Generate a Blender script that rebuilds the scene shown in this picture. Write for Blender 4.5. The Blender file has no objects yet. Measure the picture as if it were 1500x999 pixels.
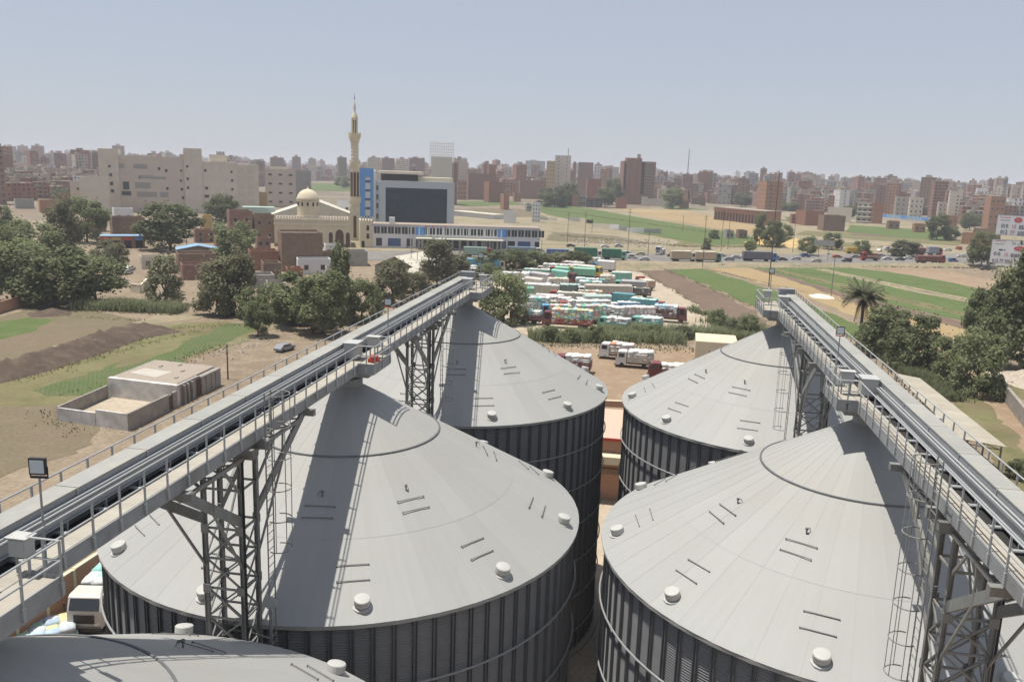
import bpy, math, random
import numpy as np
from mathutils import Vector, Matrix, noise as mnoise

S = bpy.context.scene
rng = random.Random(7)
pi = math.pi

# ------------------------------------------------------------------ camera
FPX, YAW, PITCH, ROLL = 1240.3, 0.1588, 0.1997, 0.034      # solved from the silo eaves
CAMH = 34.8
_f = Vector((-math.sin(YAW)*math.cos(PITCH), math.cos(YAW)*math.cos(PITCH), -math.sin(PITCH)))
_r0 = Vector((math.cos(YAW), math.sin(YAW), 0))
_u0 = _r0.cross(_f)
_r = _r0*math.cos(ROLL) + _u0*math.sin(ROLL)
_u = -_r0*math.sin(ROLL) + _u0*math.cos(ROLL)
cam_d = bpy.data.cameras.new('camera'); cam_d.sensor_width = 36.0
cam_d.lens = 36.0*FPX/1500.0; cam_d.clip_start = 0.1; cam_d.clip_end = 60000
cam = bpy.data.objects.new('camera', cam_d); S.collection.objects.link(cam)
cam.matrix_world = Matrix(((_r.x,_u.x,-_f.x,0),(_r.y,_u.y,-_f.y,0),(_r.z,_u.z,-_f.z,CAMH),(0,0,0,1)))
S.camera = cam

# ------------------------------------------------------------------ sky and sun
SUN_EL, SUN_AZ = math.radians(74.5), math.radians(183.0)      # azimuth measured from +X
sun_dir = Vector((math.cos(SUN_AZ)*math.cos(SUN_EL), math.sin(SUN_AZ)*math.cos(SUN_EL), math.sin(SUN_EL)))
world = bpy.data.worlds.new('World'); S.world = world; world.use_nodes = True
nt = world.node_tree; nt.nodes.clear()
wo = nt.nodes.new('ShaderNodeOutputWorld'); bg = nt.nodes.new('ShaderNodeBackground')
sky = nt.nodes.new('ShaderNodeTexSky'); sky.sky_type = 'NISHITA'; sky.sun_disc = False
sky.sun_elevation = SUN_EL; sky.sun_rotation = pi/2 - SUN_AZ
sky.altitude = 20; sky.air_density = 1.0; sky.dust_density = 0.4; sky.ozone_density = 1.0
hs = nt.nodes.new('ShaderNodeHueSaturation'); hs.inputs['Saturation'].default_value = 0.85
mx = nt.nodes.new('ShaderNodeMix'); mx.data_type = 'RGBA'; mx.blend_type = 'MIX'
mx.inputs[0].default_value = 0.72; mx.inputs[7].default_value = (5.0, 5.4, 6.4, 1)     # dust veil over the whole dome
nt.links.new(sky.outputs[0], hs.inputs['Color']); nt.links.new(hs.outputs[0], mx.inputs[6])
nt.links.new(mx.outputs[2], bg.inputs[0]); bg.inputs[1].default_value = 0.089
nt.links.new(bg.outputs[0], wo.inputs[0])
sun_d = bpy.data.lights.new('sun', 'SUN'); sun_d.energy = 5.0; sun_d.angle = math.radians(0.6)
sun_d.color = (1.0, 0.95, 0.87)
sun = bpy.data.objects.new('sun', sun_d); S.collection.objects.link(sun)
sun.rotation_euler = (-sun_dir).to_track_quat('-Z', 'Y').to_euler()
S.view_settings.view_transform = 'Standard'; S.view_settings.look = 'None'
S.view_settings.exposure = 0.2; S.view_settings.gamma = 1.0; S.view_settings.use_curve_mapping = False
S.cycles.use_denoising = True; S.cycles.max_bounces = 5; S.cycles.diffuse_bounces = 3
S.cycles.glossy_bounces = 2; S.cycles.transmission_bounces = 2; S.cycles.volume_bounces = 0
S.cycles.use_adaptive_sampling = True; S.cycles.adaptive_threshold = 0.02
S.cycles.caustics_reflective = False; S.cycles.caustics_refractive = False

# ------------------------------------------------------------------ helpers
def ray(x, y):
    return _f + _r*((x-750.0)/FPX) + _u*((499.5-y)/FPX)
def gp(x, y, z=0.0):
    """ground point (height z) that stands where the photo shows it"""
    d = ray(x, y); t = (z-CAMH)/d.z
    return Vector((d.x*t, d.y*t, z))
def mpp(p):                                                     # metres for one photo pixel at a point
    return (Vector(p)-Vector((0,0,CAMH))).dot(_f)/FPX
def vtop(p, y):                                                 # height of the vertical through p at photo row y
    lo, hi = -5.0, 200.0
    for _ in range(40):
        m = (lo+hi)/2; d = Vector((p[0],p[1],m-CAMH)); yy = 499.5-FPX*d.dot(_u)/d.dot(_f)
        if yy > y: lo = m
        else: hi = m
    return lo
def face_cam(p):                                                # rotation so that local -Y looks at the camera
    return math.atan2(p[1], p[0]) - pi/2

class MB:
    def __init__(self): self.v=[]; self.f=[]; self.c=None; self.sm=False
    def quad(self, a,b,c,d): n=len(self.v); self.v+= [tuple(a),tuple(b),tuple(c),tuple(d)]; self.f.append((n,n+1,n+2,n+3)); return self
    def poly(self, pts): n=len(self.v); self.v+=[tuple(p) for p in pts]; self.f.append(tuple(range(n,n+len(pts)))); return self
    def box(self, x0,x1,y0,y1,z0,z1):
        n=len(self.v); self.v+=[(x0,y0,z0),(x1,y0,z0),(x1,y1,z0),(x0,y1,z0),(x0,y0,z1),(x1,y0,z1),(x1,y1,z1),(x0,y1,z1)]
        self.f+=[(n,n+3,n+2,n+1),(n+4,n+5,n+6,n+7),(n,n+1,n+5,n+4),(n+1,n+2,n+6,n+5),(n+2,n+3,n+7,n+6),(n+3,n,n+4,n+7)]; return self
    def bar(self, p,q,w,h=None,up=(0,0,1)):
        h=h or w; p=Vector(p); q=Vector(q); d=(q-p).normalized(); u=Vector(up)
        if abs(d.dot(u))>0.99: u=Vector((0,1,0))
        s=d.cross(u).normalized(); u=s.cross(d)
        n=len(self.v)
        for e in (p,q):
            for a,b in ((-1,-1),(1,-1),(1,1),(-1,1)): self.v.append(tuple(e+s*(a*w/2)+u*(b*h/2)))
        self.f+=[(n,n+1,n+2,n+3),(n+7,n+6,n+5,n+4)]+[(n+i,n+4+i,n+4+(i+1)%4,n+(i+1)%4) for i in range(4)]; return self
    def tube(self, p,q,r,k=8,r2=None,caps=True):
        r2=r if r2 is None else r2; p=Vector(p); q=Vector(q); d=(q-p).normalized(); u=Vector((0,0,1))
        if abs(d.z)>0.95: u=Vector((1,0,0))
        s=d.cross(u).normalized(); u=s.cross(d); n=len(self.v)
        for e,rr in ((p,r),(q,r2)):
            for i in range(k): a=2*pi*i/k; self.v.append(tuple(e+s*(math.cos(a)*rr)+u*(math.sin(a)*rr)))
        self.f+=[(n+i,n+(i+1)%k,n+k+(i+1)%k,n+k+i) for i in range(k)]
        if caps: self.f+=[tuple(range(n+k-1,n-1,-1)),tuple(range(n+k,n+2*k))]
        return self
    def path(self, pts, r, k=6, closed=False):
        m=len(pts)
        for i in range(m if closed else m-1): self.tube(pts[i],pts[(i+1)%m],r,k)
        return self
    def lathe(self, prof, k=24, cx=0, cy=0, a0=0, cap=True):
        n=len(self.v); m=len(prof)
        for r,z in prof:
            for i in range(k): a=a0+2*pi*i/k; self.v.append((cx+r*math.cos(a),cy+r*math.sin(a),z))
        for j in range(m-1):
            for i in range(k): self.f.append((n+j*k+i,n+j*k+(i+1)%k,n+(j+1)*k+(i+1)%k,n+(j+1)*k+i))
        if cap: self.f+=[tuple(range(n+k-1,n-1,-1)),tuple(range(n+(m-1)*k,n+m*k))]
        return self
    def prism(self, pts, z0, z1):
        k=len(pts); n=len(self.v)
        self.v+=[(p[0],p[1],z0) for p in pts]+[(p[0],p[1],z1) for p in pts]
        self.f+=[tuple(range(n+k-1,n-1,-1)),tuple(range(n+k,n+2*k))]+[(n+i,n+(i+1)%k,n+k+(i+1)%k,n+k+i) for i in range(k)]; return self
    def xprism(self, pts, y0, y1):                             # outline in XZ pushed along Y
        k=len(pts); n=len(self.v)
        self.v+=[(p[0],y0,p[1]) for p in pts]+[(p[0],y1,p[1]) for p in pts]
        self.f+=[tuple(range(n,n+k)),tuple(range(n+2*k-1,n+k-1,-1))]+[(n+(i+1)%k,n+i,n+k+i,n+k+(i+1)%k) for i in range(k)]; return self
    def mesh(self, name, mat, smooth=False, cols=None):
        me=bpy.data.meshes.new(name); me.from_pydata(self.v,[],self.f)
        for m in (mat if isinstance(mat,(list,tuple)) else [mat]): me.materials.append(m)
        if smooth: me.polygons.foreach_set('use_smooth',[True]*len(me.polygons))
        if cols is not None:
            at=me.color_attributes.new('Col','FLOAT_COLOR','CORNER'); data=[]
            for p,c in zip(me.polygons,cols): data+= (list(c)+[1.0])*p.loop_total
            at.data.foreach_set('color',data)
        me.update(); return me
    def build(self, name, mat, parent=None, smooth=False, cols=None):
        return link(name, self.mesh(name,mat,smooth,cols), parent)

def link(name, me, parent=None, loc=None, rotz=None, scale=None):
    o=bpy.data.objects.new(name, me); S.collection.objects.link(o)
    if parent is not None: o.parent=parent
    if loc is not None: o.location=loc
    if rotz is not None: o.rotation_euler=(0,0,rotz)
    if scale is not None: o.scale=scale
    return o
def tag(o, label, cat, group=None):
    o['label']=label; o['category']=cat
    if group: o['group']=group
    return o
def thing(name, label, cat, loc=(0,0,0), rotz=0, group=None):
    o=link(name,None,None,loc,rotz); o.empty_display_size=0.2
    return tag(o,label,cat,group)
def struct(name, me):
    o=link(name,me); o['kind']='structure'; return o
def stuff(o): o['kind']='stuff'; return o

# ------------------------------------------------------------------ materials
def nodes(name):
    m=bpy.data.materials.new(name); m.use_nodes=True; t=m.node_tree
    return m,t,t.nodes['Principled BSDF']
def mat(name, col, rough=0.7, metal=0.0, var=0.0, scale=3.0, bump=0.0, objvar=0.0, spec=0.3, coord='Object', dirt=None, dscale=0.4, damt=0.5, streak=0.0):
    m,t,b=nodes(name); N=t.nodes.new; L=t.links.new
    b.inputs['Roughness'].default_value=rough; b.inputs['Metallic'].default_value=metal
    b.inputs['Specular IOR Level'].default_value=spec
    b.inputs['Base Color'].default_value=(*col,1)
    if var or bump or objvar or dirt:
        tc=N('ShaderNodeTexCoord'); src=tc.outputs['Object']
        if coord=='World':
            ge=N('ShaderNodeNewGeometry'); src=ge.outputs['Position']
        nz=N('ShaderNodeTexNoise'); nz.inputs['Scale'].default_value=scale; nz.inputs['Detail'].default_value=6; nz.inputs['Roughness'].default_value=0.65
        L(src,nz.inputs['Vector'])
        mp=N('ShaderNodeMapRange'); mp.inputs[1].default_value=0.3; mp.inputs[2].default_value=0.7
        mp.inputs[3].default_value=1-var; mp.inputs[4].default_value=1+var; L(nz.outputs[0],mp.inputs[0])
        cur=mp.outputs[0]
        if objvar:
            oi=N('ShaderNodeObjectInfo'); m2=N('ShaderNodeMapRange'); m2.inputs[3].default_value=1-objvar; m2.inputs[4].default_value=1+objvar
            L(oi.outputs['Random'],m2.inputs[0]); mu=N('ShaderNodeMath'); mu.operation='MULTIPLY'; L(cur,mu.inputs[0]); L(m2.outputs[0],mu.inputs[1]); cur=mu.outputs[0]
        if streak:                                              # run-off streaks down the slope, different on every sheet
            oi2=N('ShaderNodeObjectInfo'); sc=N('ShaderNodeMath'); sc.operation='MULTIPLY'; sc.inputs[1].default_value=300.0; L(oi2.outputs['Random'],sc.inputs[0])
            cx=N('ShaderNodeCombineXYZ'); L(sc.outputs[0],cx.inputs[0]); L(sc.outputs[0],cx.inputs[1]); mpn=N('ShaderNodeMapping'); mpn.inputs['Scale'].default_value=(0.22,5.0,0.22); L(tc.outputs['Object'],mpn.inputs['Vector']); L(cx.outputs[0],mpn.inputs['Location'])
            ns=N('ShaderNodeTexNoise'); ns.inputs['Scale'].default_value=1.0; ns.inputs['Detail'].default_value=5; ns.inputs['Roughness'].default_value=0.6; L(mpn.outputs[0],ns.inputs['Vector'])
            ms=N('ShaderNodeMapRange'); ms.inputs[1].default_value=0.3; ms.inputs[2].default_value=0.7; ms.inputs[3].default_value=1-streak; ms.inputs[4].default_value=1+streak; L(ns.outputs[0],ms.inputs[0])
            mu2=N('ShaderNodeMath'); mu2.operation='MULTIPLY'; L(cur,mu2.inputs[0]); L(ms.outputs[0],mu2.inputs[1]); cur=mu2.outputs[0]
        base=N('ShaderNodeRGB'); base.outputs[0].default_value=(*col,1); csock=base.outputs[0]
        if dirt:
            n2=N('ShaderNodeTexNoise'); n2.inputs['Scale'].default_value=dscale; n2.inputs['Detail'].default_value=5; n2.inputs['Roughness'].default_value=0.7
            L(src,n2.inputs['Vector']); r2=N('ShaderNodeMapRange'); r2.inputs[1].default_value=0.45; r2.inputs[2].default_value=0.7; r2.inputs[4].default_value=damt
            L(n2.outputs[0],r2.inputs[0]); mi=N('ShaderNodeMix'); mi.data_type='RGBA'; L(r2.outputs[0],mi.inputs[0]); L(csock,mi.inputs[6]); mi.inputs[7].default_value=(*dirt,1); csock=mi.outputs[2]
        vm=N('ShaderNodeVectorMath'); vm.operation='SCALE'; L(csock,vm.inputs[0]); L(cur,vm.inputs['Scale']); L(vm.outputs[0],b.inputs['Base Color'])
        if bump:
            bp=N('ShaderNodeBump'); bp.inputs['Strength'].default_value=bump; bp.inputs['Distance'].default_value=0.05; L(nz.outputs[0],bp.inputs['Height']); L(bp.outputs[0],b.inputs['Normal'])
    return m
def colmat(name, rough=0.8, var=0.1, scale=4):
    m,t,b=nodes(name); N=t.nodes.new; L=t.links.new
    at=N('ShaderNodeVertexColor'); at.layer_name='Col'
    tc=N('ShaderNodeTexCoord'); nz=N('ShaderNodeTexNoise'); nz.inputs['Scale'].default_value=scale; nz.inputs['Detail'].default_value=4; L(tc.outputs['Object'],nz.inputs['Vector'])
    mp=N('ShaderNodeMapRange'); mp.inputs[1].default_value=0.3; mp.inputs[2].default_value=0.7; mp.inputs[3].default_value=1-var; mp.inputs[4].default_value=1+var; L(nz.outputs[0],mp.inputs[0])
    vm=N('ShaderNodeVectorMath'); vm.operation='SCALE'; L(at.outputs[0],vm.inputs[0]); L(mp.outputs[0],vm.inputs['Scale']); L(vm.outputs[0],b.inputs['Base Color'])
    b.inputs['Roughness'].default_value=rough; b.inputs['Specular IOR Level'].default_value=0.2
    return m
def brickmat(name, c1, c2, mortar, scale, var=0.15):
    m,t,b=nodes(name); N=t.nodes.new; L=t.links.new
    tc=N('ShaderNodeTexCoord'); sp=N('ShaderNodeSeparateXYZ'); L(tc.outputs['Object'],sp.inputs[0])
    ad=N('ShaderNodeMath'); ad.operation='ADD'; L(sp.outputs[0],ad.inputs[0]); L(sp.outputs[1],ad.inputs[1])
    cb=N('ShaderNodeCombineXYZ'); L(ad.outputs[0],cb.inputs[0]); L(sp.outputs[2],cb.inputs[1])
    br=N('ShaderNodeTexBrick'); br.inputs['Scale'].default_value=scale; L(cb.outputs[0],br.inputs['Vector'])
    br.inputs['Color1'].default_value=(*c1,1); br.inputs['Color2'].default_value=(*c2,1); br.inputs['Mortar'].default_value=(*mortar,1); br.inputs['Mortar Size'].default_value=0.012
    nz=N('ShaderNodeTexNoise'); nz.inputs['Scale'].default_value=0.6; nz.inputs['Detail'].default_value=6; L(tc.outputs['Object'],nz.inputs['Vector'])
    oi=N('ShaderNodeObjectInfo')
    mp=N('ShaderNodeMapRange'); mp.inputs[1].default_value=0.3; mp.inputs[2].default_value=0.7; mp.inputs[3].default_value=1-var; mp.inputs[4].default_value=1+var; L(nz.outputs[0],mp.inputs[0])
    vm=N('ShaderNodeVectorMath'); vm.operation='SCALE'; L(br.outputs[0],vm.inputs[0]); L(mp.outputs[0],vm.inputs['Scale']); L(vm.outputs[0],b.inputs['Base Color'])
    b.inputs['Roughness'].default_value=0.9; b.inputs['Specular IOR Level'].default_value=0.1
    return m
M={}
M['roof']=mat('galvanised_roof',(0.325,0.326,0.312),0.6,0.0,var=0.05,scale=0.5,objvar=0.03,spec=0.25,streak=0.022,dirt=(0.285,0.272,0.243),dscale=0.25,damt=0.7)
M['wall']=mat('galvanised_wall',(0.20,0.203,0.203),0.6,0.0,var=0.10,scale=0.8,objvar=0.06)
M['stiff']=mat('galvanised_stiffener',(0.12,0.125,0.13),0.6,0.0,var=0.1,scale=1.2)
M['ring']=mat('steel_ring',(0.15,0.155,0.16),0.5,0.3,var=0.15,scale=2)
M['windring']=mat('galvanised_tube',(0.30,0.31,0.31),0.5,0.1,var=0.08,scale=2)
M['vent']=mat('vent_paint',(0.43,0.43,0.405),0.5,0.0,var=0.08,scale=2.5,dirt=(0.30,0.27,0.22),dscale=1.5,damt=0.5)
M['darkbar']=mat('weathered_steel',(0.17,0.16,0.15),0.7,0.2,var=0.25,scale=6)
M['girder']=mat('grey_steel',(0.27,0.28,0.285),0.6,0.0,var=0.12,scale=1.5,dirt=(0.18,0.17,0.16),dscale=0.8,damt=0.6)
M['casing']=mat('casing_side_steel',(0.30,0.315,0.325),0.6,0.0,var=0.1,scale=1.5)
M['cover']=mat('dusty_cover_steel',(0.30,0.30,0.278),0.6,0.05,var=0.07,scale=1.2,objvar=0.05,dirt=(0.42,0.38,0.30),dscale=0.9,damt=0.5)
M['deck']=mat('dusty_deck_plate',(0.36,0.335,0.285),0.8,0.0,var=0.08,scale=2.0,objvar=0.05,dirt=(0.34,0.29,0.22),dscale=1.2,damt=0.6)
M['rail']=mat('galvanised_rail',(0.36,0.37,0.37),0.5,0.1,var=0.08,scale=4)
M['steel']=mat('galvanised_tower_steel',(0.21,0.215,0.205),0.6,0.0,var=0.15,scale=1.4,dirt=(0.16,0.12,0.09),dscale=1.5,damt=0.6)
M['rubber']=mat('black_rubber',(0.03,0.03,0.03),0.8)
M['box']=mat('cabinet_paint',(0.42,0.43,0.42),0.5,0.1,var=0.08,scale=3)
M['black']=mat('black_paint',(0.03,0.03,0.035),0.5)
M['lampglass']=mat('lamp_glass',(0.45,0.52,0.55),0.15,0.0,spec=0.6)
M['red']=mat('red_paint',(0.45,0.06,0.04),0.5,var=0.1)

# lettering meshes (made while the scene is still small)
TXT={}
AR='\ufe8e\ufee8\ufeeb \ufee5\ufefc\ufecb\ufefc\ufedf'
for _s in ('010','10','8585','44','012','77','5055','72','012 77 5055 7',AR):
    c=bpy.data.curves.new('lettering','FONT'); c.body=_s; c.size=1.0; c.extrude=0.01; c.offset=0.02
    tmp=bpy.data.objects.new('lettering',c); S.collection.objects.link(tmp); me=bpy.data.meshes.new_from_object(tmp.evaluated_get(bpy.context.evaluated_depsgraph_get()))
    me.materials.clear(); TXT[_s]=me; bpy.data.objects.remove(tmp); bpy.data.curves.remove(c)
# ================================================================== SILOS
SR, SE, SH = 11.0, 18.6, 6.35              # radius, eave height, roof rise (30 degrees)
NW, NRF = 88, 44
def zr(r): return SE + SH*(1-r/SR)
def make_silo_meshes():
    me={}
    b=MB(); rw=SR-0.14; half=pi/NW; n=int((SE-0.05)/0.11); per=3     # corrugated strip between two stiffeners
    ring=[]
    for i in range(n*per+1):
        z=i*0.11/per; rr=rw+0.022*math.cos(2*pi*i/per)
        ring.append([(rr*math.cos(a),rr*math.sin(a),z) for a in (-half,0.0,half)])
    for i in range(len(ring)-1):
        for k in range(2): b.quad(ring[i][k],ring[i][k+1],ring[i+1][k+1],ring[i+1][k])
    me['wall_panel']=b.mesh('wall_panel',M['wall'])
    b=MB(); b.box(rw-0.02,rw+0.10,-0.085,-0.05,0,SE-0.1); b.box(rw-0.02,rw+0.10,0.05,0.085,0,SE-0.1); b.box(rw+0.025,rw+0.04,-0.05,0.05,0,SE-0.1)
    me['stiffener']=b.mesh('stiffener',M['stiff'])
    tiers=[(0.55,4.3),(4.25,7.9),(7.85,SR+0.12)]
    for t,(r0,r1) in enumerate(tiers):
        b=MB(); a=pi/NRF; lift=0.008*(2-t)
        def P(r,ang,dz): return (r*math.cos(ang),r*math.sin(ang),zr(r)+dz)
        e=0.007
        ins=[P(r0,-a,lift),P(r0,a,lift+e),P(r1,a,lift+e),P(r1,-a,lift)]
        mid=[P(r0,0,lift+e/2),P(r1,0,lift+e/2)]
        b.quad(ins[0],ins[3],mid[1],mid[0]); b.quad(mid[0],mid[1],ins[2],ins[1])
        b.quad(P(r0,a,lift),P(r0,a,lift+e),P(r1,a,lift+e),P(r1,a,lift))                     # lap edge
        b.quad(P(r1,-a,lift-0.01),P(r1,a,lift-0.01),ins[2],ins[3])                       # lower lip
        if t==2: b.quad(P(r1,-a,-0.16),P(r1,a,-0.16),P(r1,a,lift),P(r1,-a,lift)); b.quad(P(r1,-a,-0.16),P(rw,-a,-0.16),P(rw,a,-0.16),P(r1,a,-0.16))
        me['roof_panel%d'%t]=b.mesh('roof_panel',M['roof'])
    b=MB(); k=88; r=4.27; z=zr(r)+0.06
    b.lathe([(r-0.035,z-0.05),(r-0.035,z+0.01),(r+0.035,z+0.0),(r+0.04,z-0.07)],k,cap=False); me['ring_band']=b.mesh('ring_band',M['ring'])
    b=MB(); b.lathe([(0.62,zr(0.62)+0.02),(0.62,zr(0)+0.02),(0.45,zr(0)+0.06),(0.45,zr(0)+0.42),(0.3,zr(0)+0.44)],20); me['roof_collar']=b.mesh('roof_collar',M['girder'])
    b=MB()
    for i in range(k):
        a0,a1=2*pi*i/k,2*pi*(i+1)/k; r=SR+0.06
        b.tube((r*math.cos(a0),r*math.sin(a0),0),(r*math.cos(a1),r*math.sin(a1),0),0.045,6,caps=False)
    me['wind_ring']=b.mesh('wind_ring',M['windring'])
    b=MB()                                                       # round roof ventilator, axis vertical
    b.lathe([(0.27,-0.25),(0.27,0.05),(0.33,0.06),(0.335,0.32),(0.31,0.35),(0.18,0.375),(0.02,0.38)],24); b.lathe([(0.42,-0.22),(0.42,-0.02),(0.27,0.0)],12); me['vent_cap']=b.mesh('vent_cap',M['vent'],smooth=False)
    b=MB(); b.box(-0.015,0.015,-0.62,0.62,0.01,0.035); b.box(-0.025,0.025,-0.62,-0.59,-0.02,0.045); b.box(-0.025,0.025,0.59,0.62,-0.02,0.045); me['roof_bar']=b.mesh('roof_bar',M['darkbar'])
    b=MB(); b.tube((0,0,-0.05),(0,0,0.28),0.045,6); b.tube((0,0,0.28),(0.2,0.0,0.32),0.03,6); b.tube((0.2,0,0.32),(0.32,0.12,0.02),0.02,5); b.lathe([(0.09,0.22),(0.09,0.34)],8); me['cable_anchor']=b.mesh('cable_anchor',M['darkbar'])
    b=MB(); b.lathe([(SR+0.35,-0.02),(SR+0.35,0.25),(SR-0.2,0.26)],64); me['footing']=b.mesh('footing',mat('footing_concrete',(0.42,0.38,0.32),0.9,var=0.12,scale=0.7))
    return me
SM=make_silo_meshes()
slope=math.atan2(SH,SR)
def silo(label,cx,cy,va,ba,anch=True):
    t=thing('grain_silo',label,'silo',(cx,cy,0),0,'galvanised grain silos in two rows')
    for i in range(NW):
        a=2*pi*i/NW
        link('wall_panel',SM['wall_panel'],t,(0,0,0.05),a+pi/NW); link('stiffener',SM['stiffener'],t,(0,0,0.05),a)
    for q in range(3):
        for i in range(NRF): link('roof_panel',SM['roof_panel%d'%q],t,None,2*pi*i/NRF)
    for n in ('ring_band','roof_collar','footing'): link(n,SM[n],t)
    for z in (15.8,13.0,10.2,7.4,4.6,1.8): link('wind_ring',SM['wind_ring'],t,(0,0,z))
    for i in range(11):
        a=math.radians(va)+2*pi*i/11
        r=10.42; o=link('vent_cap',SM['vent_cap'],t,(r*math.cos(a),r*math.sin(a),zr(r)),a); o.rotation_euler=(0,slope*0.5,a); o.scale=(0.9,0.9,0.9)
        for r in (9.55,8.95):
            o=link('roof_bar',SM['roof_bar'],t,(r*math.cos(a-0.03),r*math.sin(a-0.03),zr(r)+0.02)); o.rotation_euler=(0,slope,a+rng.uniform(-.05,.05))
        if i%2==0:
            a2=a+math.radians(ba)
            for r in (7.05,6.55):
                o=link('roof_bar',SM['roof_bar'],t,(r*math.cos(a2),r*math.sin(a2),zr(r)+0.04)); o.rotation_euler=(0,slope,a2+rng.uniform(-.05,.05))
            r=6.1; link('cable_anchor',SM['cable_anchor'],t,(r*math.cos(a2),r*math.sin(a2),zr(r)+0.04),rng.uniform(0,6),(0.65,0.65,0.65))
    return t
XL,XR=-13.63,9.70
silo('grey cone-roofed silo cut by the bottom left corner, nearest the camera',XL,13.8,-67,12)
silo('large grey cone-roofed silo in the middle of the left row',XL,37.04,-67.5,20)
silo('grey cone-roofed silo at the far end of the left row',XL,61.93,-67,18)
silo('large grey cone-roofed silo at the front of the right row',XR,37.26,-107.5,-13)
silo('grey cone-roofed silo at the far end of the right row',XR,61.4,-107,-13)

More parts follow.
